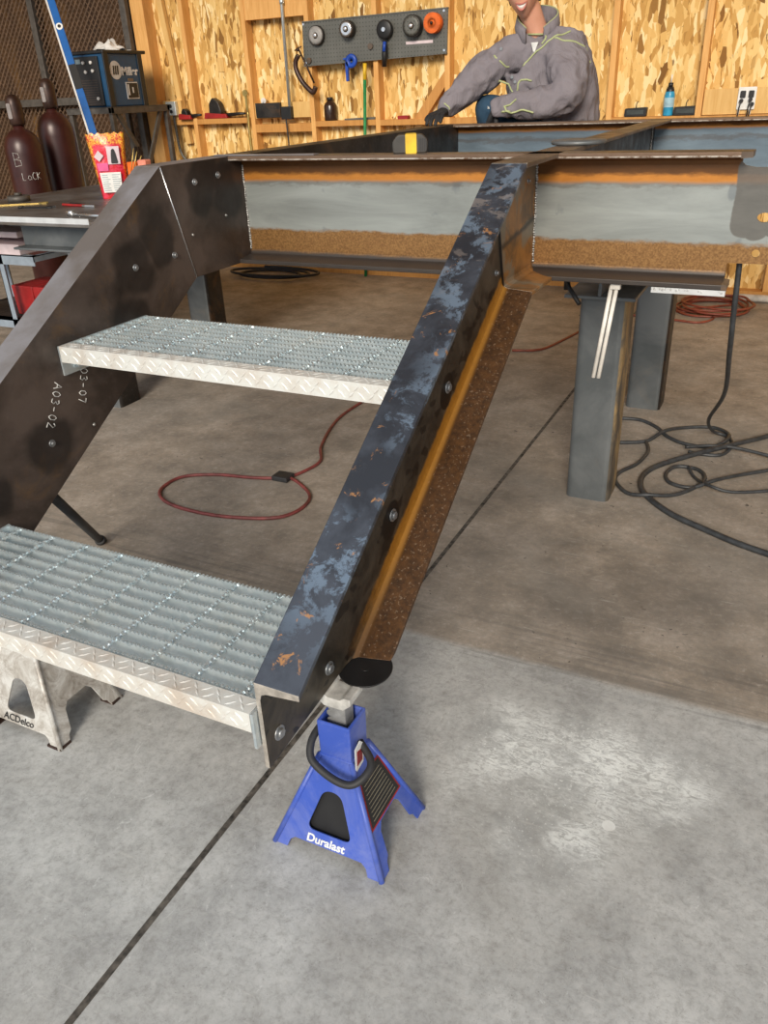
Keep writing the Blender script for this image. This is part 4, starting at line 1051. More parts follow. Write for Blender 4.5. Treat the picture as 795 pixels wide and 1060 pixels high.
def disc(x, z, r, d, mat, label, hub=.02, rim=None, name='grinding_disc'):
    o = thing(name, label, 'disc', (x, WF-.018, z), group='discs hung on the tool panel')
    m = Matrix.Rotation(PI/2, 4, 'X')
    b = B(); n = 3; 
    lathe(b, [(0, .001), (r*.97, .001), (r, .004), (r, d-.004), (r*.97, d), (r*.45, d-.004), (hub, d-.004), (hub, d+.004), (0, d+.004)], n=40, mat=m); mk('disc_body', b, mat, o, local=True)
    if rim:
        b = B(); lathe(b, [(r*.62, d-.001), (r*.9, d), (r*.92, d+.002), (r*.62, d+.002)], n=40, mat=m); mk('face_ring', b, rim, o, local=True)
    b = B(); lathe(b, [(0, d), (hub*.8, d), (hub*.8, d+.014), (hub*.4, d+.018), (0, d+.018)], n=16, mat=m); mk('hub', b, M['chrome'] if hub > .015 else M['black'], o, local=True)
    return o
greyring = plain('disc_ring_grey', (.30, .29, .28), .5)
disc(-1.885, 1.712, .065, .03, M['dark_steel'], 'black disc with pale ring, first from the left on the panel', rim=greyring)
disc(-1.615, 1.735, .055, .06, M['dark_steel'], 'stack of worn grey discs, second from the left on the panel', rim=M['chrome'])
disc(-1.10, 1.722, .068, .06, M['black'], 'thick dark disc stack with thin pale ring beside the orange one', rim=M['pegsteel'])
oo = disc(-.945, 1.73, .062, .06, M['orange'], 'orange flap disc at the right end of the panel', hub=.012)
for k in range(26):
    b = B(); a = 2*PI*k/26; box(b, (.022, -.060, -.004), (.061, -.058, .006)); b.transform(Matrix.Rotation(a, 4, 'Y') @ Matrix.Translation((0, -.004, 0))); mk('flap', b, M['orange'], oo, local=True)
# scraper brush w/ blue handle
br = thing('cup_brush', 'black round brush with blue and black handle hanging mid-panel', 'brush', (-1.32, WF-.026, 1.66))
b = B(); lathe(b, [(0, 0), (.056, 0), (.060, .006), (.060, .03), (.05, .036), (0, .036)], n=36, mat=Matrix.Translation((0, 0, .055)) @ Matrix.Rotation(PI/2, 4, 'X')); mk('head', b, M['black'], br, local=True)
b = B(); cyl(b, (0, -.036, .055), (0, -.046, .055), .014, n=16); mk('hub', b, M['chrome'], br, local=True)
b = B(); tube(b, [(0, -.02, .0), (-.003, -.02, -.05), (-.006, -.02, -.10), (-.012, -.02, -.175)], .02, 12, rf=lambda t: .010+.012*math.sin(min(1, t*1.1)*PI*.8)); mk('handle', b, M['black'], br, local=True)
b = B(); tube(b, [(0.004, -.034, -.02), (-.002, -.038, -.08)], .012, 10); mk('blue_sleeve', b, M['toolblue'], br, local=True)
# blue squeeze clamp
cl = thing('squeeze_clamp', 'bright blue plastic clamp hanging from the lower edge of the panel', 'clamp', (-1.62, WF-.02, 1.50))
b = B(); lathe(b, [(.016, -.012), (.044, -.012), (.047, 0), (.044, .012), (.016, .012), (.016, -.012)], n=30, mat=Matrix.Translation((.015, -.014, .035)) @ Matrix.Rotation(PI/2, 4, 'X')); mk('ring', b, M['toolblue'], cl, local=True)
b = B(); prism(b, rounded([(-.032, .03), (-.010, .03), (-.012, -.095), (-.030, -.095)], .006), 1, -.026, -.004); mk('grip', b, M['toolblue'], cl, local=True)
b = B(); prism(b, [(-.05, .045), (.05, .055), (.05, .065), (-.05, .055)], 1, -.02, -.008); mk('jaw', b, M['toolblue'], cl, local=True)
# C clamp
cc = thing('c_clamp', 'rusty brown C clamp hanging left of the grey tool panel', 'clamp', (-2.0, WF-.045, 1.35))
b = B(); P = spline([(-.045, 0, .245), (-.075, 0, .20), (-.07, 0, .14), (-.03, 0, .07), (.02, 0, .02), (.06, 0, -.005), (.085, 0, .03)], 6); tube(b, P, .019, 8); mk('frame', b, M['capbrown'], cc, local=True)
b = B(); tube(b, [(-.045, 0, .295), (.075, 0, .055)], .007, 8); mk('screw', b, M['capbrown'], cc, local=True)
b = B(); tube(b, [(-.075, 0, .275), (-.015, 0, .30)], .005, 6); cyl(b, (-.045, 0, .27), (-.05, 0, .29), .012, n=10); mk('tommy_bar', b, M['capbrown'], cc, local=True)
b = B(); cyl(b, (-.02, 0, .245), (-.05, .04, .245), .006, n=8); mk('hook', b, M['black'], cc, local=True)
# green and yellow rod
gr = thing('paint_marker_stick', 'thin green stick with yellow top leaning against the back wall', 'stick', (-1.55, WF-.05, 0))
b = B(); tube(b, [(-1.56, WF-.06, .0), (-1.495, WF-.045, 1.43)], .012, 10); mk('shaft', b, M['green'], gr)
b = B(); tube(b, [(-1.495, WF-.045, 1.41), (-1.49, WF-.044, 1.515)], .014, 10); mk('grip', b, M['yellow'], gr)
# bottle on ledge
def bottle(loc, r, h, mat, label, cap, name='bottle'):
    o = thing(name, label, 'bottle', loc)
    b = B(); lathe(b, [(0, 0), (r*.95, 0), (r, .006), (r, h*.62), (r*.8, h*.75), (r*.42, h*.84), (r*.40, h*.88), (0, h*.88)], n=28); mk('body', b, mat, o, local=True)
    b = B(); lathe(b, [(r*.46, h*.86), (r*.48, h), (0, h)], n=20); mk('cap', b, cap, o, local=True); return o
bottle((-1.85, WF+.045, 1.146), .05, .16, M['brownbottle'], 'dark brown bottle on the wall ledge under the tool panel', M['black'])
bb = bottle((.655, WF+.045, 1.116), .032, .19, M['tealblue'], 'light blue bottle with black nozzle on the wall ledge', M['black'])
b = B(); lathe(b, [(.028, .118), (.026, .145), (.020, .165), (0, .165)], n=24); mk('shoulder', b, M['black'], bb, local=True)
b = B(); tube(b, [(0, 0, .19), (.002, 0, .235)], .004, 8); mk('nozzle', b, M['white'], bb, local=True)
b = B(); cyl(b, (0, 0, .05), (0, 0, .105), .0326, n=28, caps=False); mk('label_sleeve', b, plain('pale_label', (.35, .55, .65), .5), bb, local=True)
# black flat tools hanging by ledge
for k, (x, lb) in enumerate([(.455, 'black rectangular tool on the ledge left of the light blue bottle'), (.765, 'black rectangular tool on the ledge right of the light blue bottle')]):
    o = thing('battery_charger', lb, 'charger', (x, WF+.03, 1.116), group='black chargers on the wall ledge')
    b = B(); prism(b, rounded([(-.072, 0), (.068, .0), (.072, .055), (-.07, .050)], .010), 1, -.02, .03); mk('case', b, M['black'], o, local=True, bevel=.004)
    b = B(); box(b, (-.055, -.023, .014), (.052, -.0195, .040)); mk('face', b, plain('charger_face', (.05, .06, .06), .35), o, local=True)
    b = B(); tube(b, spline([(.0, -.005, .05), (.002, -.008, .075), (.01, 0, .09)], 4), .003, 6); mk('cord_stub', b, M['black'], o, local=True)
b = B(); box(b, (.868, WY-.075, 1.115), (1.395, WY-.055, 1.26)); tag(mk('backing_board', b, M['ply'], bevel=.002), 'pale wooden board between studs carrying the white wall outlet', 'board')
ol = thing('wall_outlet', 'white four-gang wall outlet with plugged cords at right', 'outlet', (1.12, WY-.076, 1.14))
b = B(); prism(b, rounded([(-.052, 0), (.052, 0), (.052, .125), (-.052, .125)], .008), 1, -.012, 0); mk('plate', b, M['white'], ol, local=True, bevel=.002)
for x in (-.024, .024):
    b = B(); prism(b, rounded([(x-.016, .065), (x+.016, .065), (x+.016, .105), (x-.016, .105)], .006), 1, -.016, -.011); mk('socket', b, M['black'], ol, local=True)
for x, z0 in ((-.028, .05), (.024, .055), (.036, .03)):
    b = B(); cyl(b, (x, -.03, z0), (x, -.012, z0), .012, n=12); tube(b, spline([(x, -.028, z0), (x-.006, -.034, z0-.04), (x-.008, -.03, -.02), (x-.012, -.03, -.06)], 5), .004, 6); mk('cord', b, M['black'], ol, local=True)
for x in (-.038, .028):
    b = B(); cyl(b, (x, -.008, -.03), (x, -.008, .0), .007, n=10); mk('conduit_stub', b, M['white'], ol, local=True)
# left side boards and boxes
b = B(); box(b, (-2.526, WY-.075, 1.175), (-2.004, WY-.045, 1.285)); tag(mk('backing_board', b, M['ply'], bevel=.002), 'pale wooden board between studs carrying the conduit box', 'board')
b = B(); box(b, (-2.50, WY-.105, 1.18), (-2.27, WY-.076, 1.285)); 
for x in (-2.47, -2.30): cyl(b, (x, WY-.109, 1.235), (x, WY-.105, 1.235), .006, n=10)
tag(mk('junction_box', b, M['dark_steel'], bevel=.003), 'wide black steel junction box on the board left of the conduit', 'electrical box')
cdt = thing('conduit', 'galvanised conduit pipe running up the back wall from a black box', 'conduit', (-2.175, WY-.10, 1.16))
b = B(); cyl(b, (-2.178, WY-.105, 1.20), (-2.165, WY-.105, 3.19), .0125, n=16); mk('pipe', b, M['galv'], cdt)
b = B(); box(b, (-2.255, WY-.12, 1.165), (-2.165, WY-.078, 1.255)); mk('box', b, M['black'], cdt, bevel=.003)
b = B(); cyl(b, (-2.172, WY-.105, 1.93), (-2.172, WY-.105, 1.96), .018, n=16); mk('strap', b, M['galv'], cdt)
b = B(); tube(b, spline([(-2.21, WY-.125, 1.17), (-2.20, WY-.13, 1.0), (-2.20, WY-.13, .7), (-2.21, WY-.13, .45)], 6), .006, 8); mk('cord', b, M['black_rubber'], cdt)
b = B(); box(b, (-3.45, WY-.075, 1.187), (-3.26, WY-.045, 1.33)); tag(mk('backing_board', b, M['ply'], bevel=.002), 'small wooden board by the power source carrying a chrome outlet box', 'board')
o = thing('outlet_box', 'small chrome outlet box with a hanging silver cable at left', 'outlet', (-3.34, WY-.08, 1.22))
b = B(); box(b, (-.05, -.035, 0), (.05, 0, .105)); mk('box', b, M['galv'], o, local=True, bevel=.004)
for z in (.03, .07):
    b = B(); cyl(b, (0, -.038, z), (0, -.034, z), .015, n=14); mk('socket', b, M['black'], o, local=True)
b = B(); tube(b, spline([(.01, -.02, .0), (.015, -.02, -.15), (.03, -.02, -.28), (.10, -.02, -.36), (.26, -.02, -.40)], 6), .011, 8); mk('flex_cable', b, M['pegsteel'], o, local=True)
# cordless red drill driver on ledge
def drill(loc, rz, label, s=1.0):
    o = thing('cordless_tool', label, 'power tool', loc, (0, 0, rz))
    b = B(); prism(b, rounded([(-.04*s, 0), (.05*s, 0), (.06*s, .05*s), (.04*s, .11*s), (-.01*s, .14*s), (-.045*s, .10*s), (-.05*s, .04*s)], .012), 1, -.03, .03); mk('body', b, M['dark_steel'], o, local=True, bevel=.006)
    b = B(); prism(b, rounded([(-.10*s, 0), (.11*s, 0), (.10*s, .03), (-.09*s, .045)], .008), 1, -.033, .033); mk('red_shell', b, M['red'], o, local=True, bevel=.004)
    b = B(); tube(b, [(.09*s, 0, .022), (.20*s, 0, .03), (.26*s, 0, .03)], .014, 10, rf=lambda t: .016-.008*t); mk('nose', b, M['black'], o, local=True); return o
drill((-2.92, WF+.035, 1.186), 0, 'red and black cordless tool on the ledge between left studs', 1.1)
drill((-3.20, WF-.01, 1.187), 0, 'dark red cordless tool beside the chrome outlet box', .6)
b = B(); cyl(b, (-2.575, WF-.02, 1.36), (-2.575, WF-.032, 1.36), .024, n=20); box(b, (-2.58, WF-.03, 1.23), (-2.56, WF-.02, 1.35)); tube(b, spline([(-2.572, WF-.02, 1.24), (-2.575, WF-.02, 1.0), (-2.56, WF-.02, .75)], 5), .012, 8)
tag(mk('hanging_chain_hook', b, M['brass']), 'yellow hook with hanging chain on the stud left of the black box', 'hook')
b = B(); cyl(b, (-2.44, WY-.06, 1.30), (-2.44, WY-.075, 1.30), .022, n=20); cyl(b, (-2.44, WY-.075, 1.30), (-2.44, WY-.085, 1.30), .010, n=12); cyl(b, (-2.44, WY-.06, 1.30), (-2.44, WY-.012, 1.30), .007, n=8); tag(mk('pressure_gauge', b, M['offwhite']), 'small round white gauge above the black junction box', 'gauge')
b = B(); prism(b, rounded([(-1.27, 1.141), (-1.19, 1.141), (-1.19, 1.165), (-1.27, 1.165)], .006), 1, WY-.07, WY-.02)
tag(mk('red_tool', b, M['red']), 'small red tool at the foot of the diagonal brace', 'tool')
b = B(); prism(b, rounded([(-1.72, 1.146), (-1.46, 1.146), (-1.46, 1.162), (-1.72, 1.156)], .004), 1, WY-.07, WY-.03); tag(mk('flat_tool', b, M['pegsteel']), 'flat grey tool on the ledge right of the brown bottle', 'tool')
b = B(); box(b, (-.86+.0, WY-.014, 1.4), (-.86+.04, WY-.001, 1.5)); b.free()
for x, z0, z1 in [(-2.86, 1.52, 1.62)]:
    b = B(); box(b, (x-.03, WY-.006, z0), (x+.03, WY, z1)); tag(mk('paper_note', b, M['ply']), 'small pale wooden patch on the board wall between left studs', 'patch')

exec_person = True
# ------------------------------------------------------------------ the man
def skin_mesh(nodes, edges, root, sub=2):
    """nodes: name -> (pos, rx, ry); returns bmesh of the skinned surface"""
    keys = list(nodes); me = bpy.data.meshes.new('tmp')
    me.from_pydata([nodes[k][0] for k in keys], [(keys.index(a), keys.index(c)) for a, c in edges], [])
    o = bpy.data.objects.new('tmp', me); C.objects.link(o)
    sk = o.modifiers.new('s', 'SKIN'); sk.use_smooth_shade = True
    for k, v in zip(keys, me.skin_vertices[0].data):
        v.radius = (nodes[k][1], nodes[k][2] if len(nodes[k]) > 2 else nodes[k][1]); v.use_root = (k == root)
    if sub: s = o.modifiers.new('u', 'SUBSURF'); s.levels = sub; s.render_levels = sub
    r = bpy.data.meshes.new_from_object(o.evaluated_get(bpy.context.evaluated_depsgraph_get()))
    bpy.data.objects.remove(o); bpy.data.meshes.remove(me)
    b = B(); b.from_mesh(r); bpy.data.meshes.remove(r); return b
def join(a, b2):
    me = bpy.data.meshes.new('j'); b2.to_mesh(me); b2.free(); a.from_mesh(me); bpy.data.meshes.remove(me); return a
def remesh(bm, vox, smooth=6, fac=.5):
    me = bpy.data.meshes.new('r'); bm.to_mesh(me); bm.free(); o = bpy.data.objects.new('r', me); C.objects.link(o)
    m = o.modifiers.new('r', 'REMESH'); m.mode = 'VOXEL'; m.voxel_size = vox; m.use_smooth_shade = True
    if smooth: s = o.modifiers.new('s', 'SMOOTH'); s.iterations = smooth; s.factor = fac
    r = bpy.data.meshes.new_from_object(o.evaluated_get(bpy.context.evaluated_depsgraph_get()))
    bpy.data.objects.remove(o); b = B(); b.from_mesh(r); bpy.data.meshes.remove(r)
    for f in b.faces: f.smooth = True
    return b
V = Vector
man = thing('person', 'smiling man in a grey work jacket crouching behind the back beam, gloved hand on it', 'person', (.35, 2.98, .90))
headc = V((.232, 2.835, 1.715)); 
# head orientation: face toward the camera, slightly down and tilted
fdir = V((.16, -.97, -.10)).normalized(); up = V((-.10, -.10, 1)).normalized()
rt = fdir.cross(up).normalized(); up = rt.cross(fdir).normalized()   # rt = viewer's ... subject's left-to-right axis
HM = Matrix.Translation(headc) @ Matrix((rt, -fdir, up)).transposed().to_4x4()   # local: x side, -y face, z up
def head_bm():
    b = B(); bmesh.ops.create_uvsphere(b, u_segments=40, v_segments=30, radius=1)
    for v in b.verts:
        x, y, z = v.co
        X = x*.074; Y = y*.093; Z = z*.118
        if Z < -.02:      # taper jaw
            t = min(1, (-.02-Z)/.098); X *= 1-.42*t**1.3; 
            if y > 0: Y *= 1-.35*t
            else: Y = Y*(1-.12*t) - .010*t
        if y < 0:
            X *= 1-.05*abs(y)
            # flatten face
            Y = max(Y, -.090)
            # eye sockets
            for s in (-1, 1):
                d = math.hypot((X-s*.031)/.020, (Z-.008)/.014)
                if d < 1.5: Y += .010*max(0, 1-d/1.5)
            d = math.hypot(X/.045, (Z-.032)/.014)
            if d < 1.3: Y -= .006*max(0, 1-d/1.3)
            d = math.hypot(X/.034, (Z+.062)/.022)
            if d < 1.2: Y -= .006*max(0, 1-d/1.2)
            for s in (-1, 1):
                d = math.hypot((X-s*.042)/.022, (Z+.032)/.022)
                if d < 1.3: Y -= .007*max(0, 1-d/1.3)
            d = math.hypot(X/.02, (Z+.104)/.016)
            if d < 1.4: Y -= .007*max(0, 1-d/1.4)
        v.co = (X, Y, Z)
    # nose
    nb = skin_mesh({'a': ((0, -.086, .018), .008, .007), 'b': ((0, -.098, -.004), .009, .009), 'c': ((0, -.106, -.022), .012, .010), 'd': ((.012, -.094, -.027), .008, .007), 'e': ((-.012, -.094, -.027), .008, .007)},
                   [('a','b'),('b','c'),('c','d'),('c','e')], 'c', 2)
    join(b, nb)
    for s in (-1, 1):   # ears
        eb = B(); bmesh.ops.create_uvsphere(eb, u_segments=16, v_segments=12, radius=1)
        for v in eb.verts: v.co = V((s*.076+v.co.x*.008, .008+v.co.y*.018, -.004+v.co.z*.031))
        join(b, eb)
    return b
hb = head_bm(); hb.transform(HM)
neck0 = headc + V((.022, .055, -.085)); 
pel = V((.43, 3.05, 1.06)); chest = V((.36, 2.97, 1.37)); ab = V((.42, 3.02, 1.20)); nb_ = V((.275, 2.915, 1.545))
shR = V((.175, 2.90, 1.478)); shL = V((.445, 2.88, 1.455)); elR = V((.010, 2.79, 1.365)); wrR = V((-.082, 2.690, 1.245))
elL = V((.500, 2.745, 1.262)); wrL = V((.165, 2.690, 1.238))
hpR = V((.34, 3.02, 1.04)); hpL = V((.52, 3.05, 1.04)); knR = V((.060, 2.81, 1.262)); anR = V((.13, 2.93, .98)); ftR = V((.08, 2.83, .935))
knL = V((.46, 2.80, .99)); anL = V((.56, 3.16, .965)); ftL = V((.57, 3.24, .93))
nodes = {'pel': (pel, .10, .085), 'ab': (ab, .105, .09), 'ch': (chest, .125, .095), 'nb': (nb_, .06, .06), 'nk': (headc+V((.03, .045, -.10)), .052, .055), 'hd': (headc+V((.005, .02, -.03)), .055, .06),
         'sR': (shR, .055, .055), 'eR': (elR, .038, .038), 'wR': (wrR.lerp(elR, .2), .024, .024), 'sL': (shL, .055, .055), 'eL': (elL, .038, .038), 'wL': (wrL.lerp(elL, .2), .024, .024),
         'hR': (hpR, .08, .08), 'kR': (knR, .055, .055), 'aR': (anR, .038, .038), 'fR': (ftR, .034, .03), 'hL': (hpL, .08, .08), 'kL': (knL, .055, .055), 'aL': (anL, .038, .038), 'fL': (ftL, .03, .03)}
edges = [('pel','ab'),('ab','ch'),('ch','nb'),('nb','nk'),('nk','hd'),('ch','sR'),('sR','eR'),('eR','wR'),('ch','sL'),('sL','eL'),('eL','wL'),('pel','hR'),('hR','kR'),('kR','aR'),('aR','fR'),('pel','hL'),('hL','kL'),('kL','aL'),('aL','fL')]
bb_ = skin_mesh(nodes, edges, 'pel', 2); join(bb_, hb)
body = remesh(bb_, .0055, 3, .5)
mk('body', body, M['skin'], man, smooth=True, keep=True)
# mouth, teeth, eyes, hair in head space
def hpart(name, b, mat): b.transform(HM); return mk(name, b, mat, man, smooth=True)
b = B()
N = 20
def arcpts(w, zc, sag, y0, curve): return [(w*(2*i/N-1), y0+curve*((2*i/N-1)**2), zc+sag*((2*i/N-1)**2)) for i in range(N+1)]
b = B(); tube(b, arcpts(.028, -.055, .008, -.0985, .014), .0035, 8, rf=lambda t: .0012+.0026*math.sin(PI*t)); tube(b, arcpts(.027, -.078, .030, -.0965, .013), .004, 8, rf=lambda t: .0012+.0036*math.sin(PI*t)); hpart('lips', b, M['lip'])
b = B(); up_ = arcpts(.0255, -.0575, .008, -.0965, .013); lo_ = arcpts(.0255, -.0735, .0235, -.0955, .013)
for i in range(N):
    for off in (0,):
        f = b.faces.new([b.verts.new(p) for p in (up_[i], up_[i+1], lo_[i+1], lo_[i])])
r = bmesh.ops.extrude_face_region(b, geom=b.faces[:]); 
for v in [e for e in r['geom'] if isinstance(e, bmesh.types.BMVert)]: v.co.y += .006
hpart('teeth', b, M['tooth'])
for s in (-1, 1):
    b = B(); bmesh.ops.create_uvsphere(b, u_segments=16, v_segments=12, radius=.0115, matrix=Matrix.Translation((s*.031, -.0765, .008))); hpart('eye', b, M['eye'])
    b = B(); bmesh.ops.create_uvsphere(b, u_segments=12, v_segments=8, radius=.0052, matrix=Matrix.Translation((s*.031, -.0845, .008))); hpart('iris', b, M['iris'])
    b = B(); tube(b, [(s*.016, -.092, .024), (s*.031, -.092, .030), (s*.048, -.083, .025)], .003, 6); hpart('eyebrow', b, M['hair'])
b = B(); bmesh.ops.create_uvsphere(b, u_segments=32, v_segments=24, radius=1)
for v in b.verts:
    x, y, z = v.co; v.co = (x*.082, y*.100+.004, z*.122+.006+.004*math.sin(x*20)*math.sin(y*17))
kill = [v for v in b.verts if (v.co.y < -.030 and v.co.z < .072) or (v.co.z < -.02 and v.co.y < .035) or v.co.z < -.065]
bmesh.ops.delete(b, geom=kill, context='VERTS'); hpart('hair', b, M['hair']).modifiers.new('s', 'SOLIDIFY').thickness = .006
# jacket
jn = {'fr': (V((.205, 2.86, 1.345)), .080, .075), 'fq': (V((.275, 2.87, 1.23)), .085, .080), 'ub': (V((.360, 3.00, 1.515)), .130, .115), 'pel': (pel+V((.025,.0,.02)), .145, .13), 'ab': (ab+V((.02,0,0)), .150, .13), 'ch': (chest+V((.01,0,0)), .165, .13), 'nb': (nb_+V((.01,.01,-.005)), .098, .095),
      'sR': (shR, .085, .085), 'mR': (shR.lerp(elR, .55)+V((-.0,0,-.008)), .092, .090), 'eR': (elR+V((.0,0,-.014)), .086, .080), 'fR': (elR.lerp(wrR, .6)+V((0,0,-.005)), .064, .060), 'wR': (wrR, .050, .047), 'cR': (V((-.088, 2.668, 1.228)), .042, .038),
      'sL': (shL, .100, .095), 'mL': (shL.lerp(elL, .55), .100, .092), 'eL': (elL+V((.0,0,.004)), .088, .074), 'fL': (elL.lerp(wrL, .6), .060, .054), 'wL': (wrL, .047, .044), 'cL': (V((.150, 2.697, 1.226)), .038, .036)}
je = [('pel','ab'),('ab','ch'),('ch','nb'),('ch','ub'),('ch','fr'),('fr','fq'),('ch','sR'),('sR','mR'),('mR','eR'),('eR','fR'),('fR','wR'),('wR','cR'),('ch','sL'),('sL','mL'),('mL','eL'),('eL','fL'),('fL','wL'),('wL','cL')]
jb = skin_mesh(jn, je, 'pel', 3)
jb = remesh(jb, .0075, 4, .5)
import mathutils.noise as mn
jb.normal_update()
for v in jb.verts:
    p = v.co
    a = mn.noise(V((p.x*10+3, p.y*10, p.z*7))); c_ = 1-abs(mn.noise(V((p.x*16+p.z*9, p.y*16, p.z*12-p.x*9))))*2
    v.co = p + v.normal*(.012*a + .010*c_)
jo = mk('jacket', jb, M['jacket'], man, smooth=True, keep=True)
bvh = BVHTree.FromPolygons([tuple(v.co + man.location) for v in jo.data.vertices], [tuple(p.vertices) for p in jo.data.polygons])
def piping(pts, r=.0042, off=.001):
    P = []
    for p in spline(pts, 8):
        q, n, i, d = bvh.find_nearest(p)
        if n.dot(q-V((.36,3.0,1.3))) < 0: n = -n
        P.append(q+n*off)
    b = B(); tube(b, P, r, 6); mk('piping', b, M['lime'], man)
cy = 2.80
piping([(.30, 2.80, 1.60), (.335, 2.80, 1.545), (.33, 2.80, 1.50)])                       # collar edge
piping([(.26, 2.80, 1.40), (.30, 2.80, 1.45), (.36, 2.82, 1.50), (.42, 2.86, 1.53), (.47, 2.95, 1.53)])   # yoke
piping([(.39, 2.82, 1.52), (.46, 2.84, 1.50), (.53, 2.90, 1.45), (.545, 2.92, 1.41)])      # shoulder seam
piping([(.47, 2.95, 1.54), (.48, 3.0, 1.50), (.50, 3.05, 1.46)])
piping([(.12, 2.80, 1.44), (.17, 2.80, 1.41), (.20, 2.80, 1.40)])
piping([(.14, 2.80, 1.34), (.19, 2.80, 1.32), (.22, 2.80, 1.27)])
piping([(.30, 2.80, 1.345), (.25, 2.80, 1.345), (.235, 2.80, 1.28), (.26, 2.80, 1.25)])
piping([(.45, 2.85, 1.30), (.475, 2.85, 1.22), (.49, 2.86, 1.17)])
piping([(.255, 2.60, 1.29), (.235, 2.62, 1.25), (.245, 2.62, 1.21)])
piping([(.205, 2.60, 1.20), (.28, 2.60, 1.20), (.36, 2.62, 1.19)])
piping([(-.075, 2.60, 1.285), (-.055, 2.60, 1.255), (-.04, 2.6, 1.225)], .003)
# stand-up collar wrapped round the neck, open at the front with long points
b = B(); NC = 26; rows = []
nc = V((.282, 2.915, 0))
for i in range(NC+1):
    t = i/NC*2-1; a = math.atan2(fdir.y, fdir.x) + PI + t*PI*.86
    e = abs(t)**6
    rb_, rt_ = .088, .092
    zb = 1.558 - .045*math.cos(a-PI/2-.1)*-1*0 - .065*(1-math.cos((1-abs(t))*PI*0+abs(t)*PI))*.5 
    px = nc.x + rb_*math.cos(a); py = nc.y + rb_*math.sin(a)
    qx = nc.x + rt_*math.cos(a)+.0; qy = nc.y + rt_*math.sin(a)
    rows.append([b.verts.new((px, py, zb)), b.verts.new((nc.x+(rb_+.012)*math.cos(a), nc.y+(rb_+.012)*math.sin(a), zb+.055)), b.verts.new((qx, qy, zb+.100-.035*e))])
for A, D_ in zip(rows, rows[1:]):
    for k in range(2): b.faces.new((A[k], D_[k], D_[k+1], A[k+1])).smooth = True
co = mk('collar', b, M['jacket'], man); m_ = co.modifiers.new('s', 'SOLIDIFY'); m_.thickness = .010; m_.offset = 0
b = B(); tube(b, [r_2[2].co.copy() for r_2 in []] or [V((nc.x+.092*math.cos(math.atan2(fdir.y, fdir.x)+PI+t/26*PI*.86), nc.y+.092*math.sin(math.atan2(fdir.y, fdir.x)+PI+t/26*PI*.86), 1.658-.065*(1-math.cos(abs(t/26)*PI))*.5-.035*abs(t/26)**6)) for t in range(-26, 27)], .0035, 6); mk('piping', b, M['lime'], man)
q, n_, i_, d__ = bvh.find_nearest(V((.285, 2.70, 1.515)))
b = B(); prism(b, [(q.x-.016, q.z+.025), (q.x+.018, q.z+.025), (q.x, q.z-.022)], 1, q.y-.003, q.y+.01); mk('undershirt', b, M['tee'], man)
for x, z in [(.155, 1.50), (.205, 1.385), (.215, 1.345)]:
    q, n, i, d = bvh.find_nearest(V((x, 2.75, z)))
    b = B(); cyl(b, q, q+(V((0,-1,0)))*.006, .007, n=12); mk('snap_button', b, M['bolt'], man)
# jeans
jn = {'pel': (pel+V((0,0,-.01)), .115, .10), 'hR': (hpR, .095, .09), 'mR': (hpR.lerp(knR,.6)+V((0,0,.02)), .105, .10), 'kR': (knR, .096, .094), 'cR': (knR.lerp(anR,.5)+V((.0,.0,0)), .062, .062), 'aR': (anR+V((0,0,.01)), .052, .052),
      'hL': (hpL, .095, .09), 'mL': (hpL.lerp(knL,.6), .078, .078), 'kL': (knL, .068, .068), 'cL': (knL.lerp(anL,.5), .058, .055), 'aL': (anL, .05, .05)}
je = [('pel','hR'),('hR','mR'),('mR','kR'),('kR','cR'),('cR','aR'),('pel','hL'),('hL','mL'),('mL','kL'),('kL','cL'),('cL','aL')]
b = remesh(skin_mesh(jn, je, 'pel', 2), .009, 3)
for v in b.verts: v.co += v.co.normalized()*(.005*mn.noise(v.co*22))
jj = mk('jeans', b, M['jeans'], man, smooth=True, keep=True)
bvj = BVHTree.FromPolygons([tuple(v.co + man.location) for v in jj.data.vertices], [tuple(p.vertices) for p in jj.data.polygons])
b = B()
for k in range(7):
    z = 1.245+k*.008; P = []
    for t in range(5):
        q, n, i, d = bvj.find_nearest(V((.128+t*.008, 2.60, z+.004*math.sin(t*2+k)))); P.append(q+V((0,-.002,0)))
    tube(b, P, .0016, 5)
mk('frayed_threads', b, M['tee'], man)
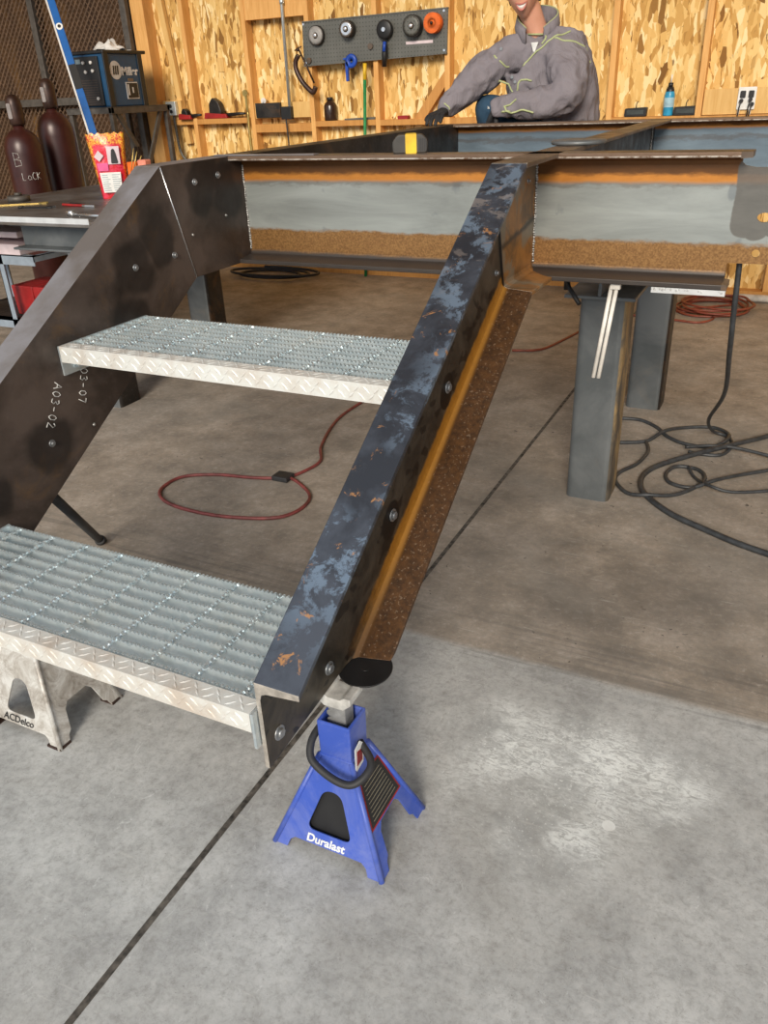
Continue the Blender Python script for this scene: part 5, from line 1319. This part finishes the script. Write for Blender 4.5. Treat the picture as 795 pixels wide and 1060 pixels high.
# boots
for a, f in ((anR, ftR), (anL, ftL)):
    b = B(); 
    s = skin_mesh({'a': (a+V((0,0,.02)), .05), 'b': (V((a.x, a.y, .948)), .045), 'c': (V((f.x, f.y, .942)), .042, .038), 'd': (V((f.x*1.5-a.x*.5, f.y*1.5-a.y*.5, .938)), .036, .034)}, [('a','b'),('b','c'),('c','d')], 'b', 2)
    for v in s.verts: v.co.z = max(v.co.z, .9015)
    mk('boot', s, M['capbrown'], man, smooth=True)
# gloves: palm + five fingers resting on the beam
def hand(wr, fwd, upv, side, curl, name='glove', s=1.0, mirror=1):
    fwd = V(fwd).normalized(); upv = V(upv); sd_ = fwd.cross(upv).normalized()*mirror; upv = (sd_.cross(fwd)*mirror).normalized()
    def P(a, b_, c): return wr + fwd*a*s + sd_*b_*s + upv*c*s
    bm = skin_mesh({'v': (P(-.045,0,.006), .032*s, .028*s), 'w': (P(-.01,0,0), .029*s, .023*s), 'p': (P(.045,0,.004), .036*s, .018*s), 'k': (P(.085,0,.004), .038*s, .015*s)}, [('v','w'),('w','p'),('p','k')], 'w', 2)
    for i, (off, L) in enumerate([(-.031, .070), (-.010, .080), (.012, .074), (.032, .058)]):
        c1, c2, c3 = curl
        p0 = P(.070, off*.9, .004); a = 0; pts = [p0]; pos = (.082, .004)
        segs = [(L*.30, c1), (L*.42, c2), (L*.32, c3)]
        cur = V((.082, 0, .004)); ang_ = 0
        for ln, cc_ in segs:
            ang_ += cc_; cur = cur + V((ln*math.cos(ang_), 0, -ln*math.sin(ang_))); pts.append(P(cur.x, off*1.05, cur.z))
        nd_ = {str(j): (p, (.0105 if j < 2 else .0095)*s) for j, p in enumerate(pts)}
        join(bm, skin_mesh(nd_, [(str(j), str(j+1)) for j in range(len(pts)-1)], '0', 2))
    nd_ = {'0': (P(.015, -.028, .0), .013*s), '1': (P(.045, -.052, -.004), .0115*s), '2': (P(.070, -.060, -.012), .0105*s), '3': (P(.090, -.058, -.022), .0095*s)}
    join(bm, skin_mesh(nd_, [('0','1'),('1','2'),('2','3')], '0', 2))
    bm = remesh(bm, .0032, 2, .4)
    return mk(name, bm, M['glove'], man, smooth=True, keep=True)
hand(V((-.088, 2.664, 1.229)), (-.02, -1, -.14), (0, -.2, 1), 1, (.18, .42, .35), mirror=-1)
hand(V((.160, 2.712, 1.225)), (-.45, .25, -.85), (-.75, -.6, .2), 1, (.3, .4, .4), mirror=1)
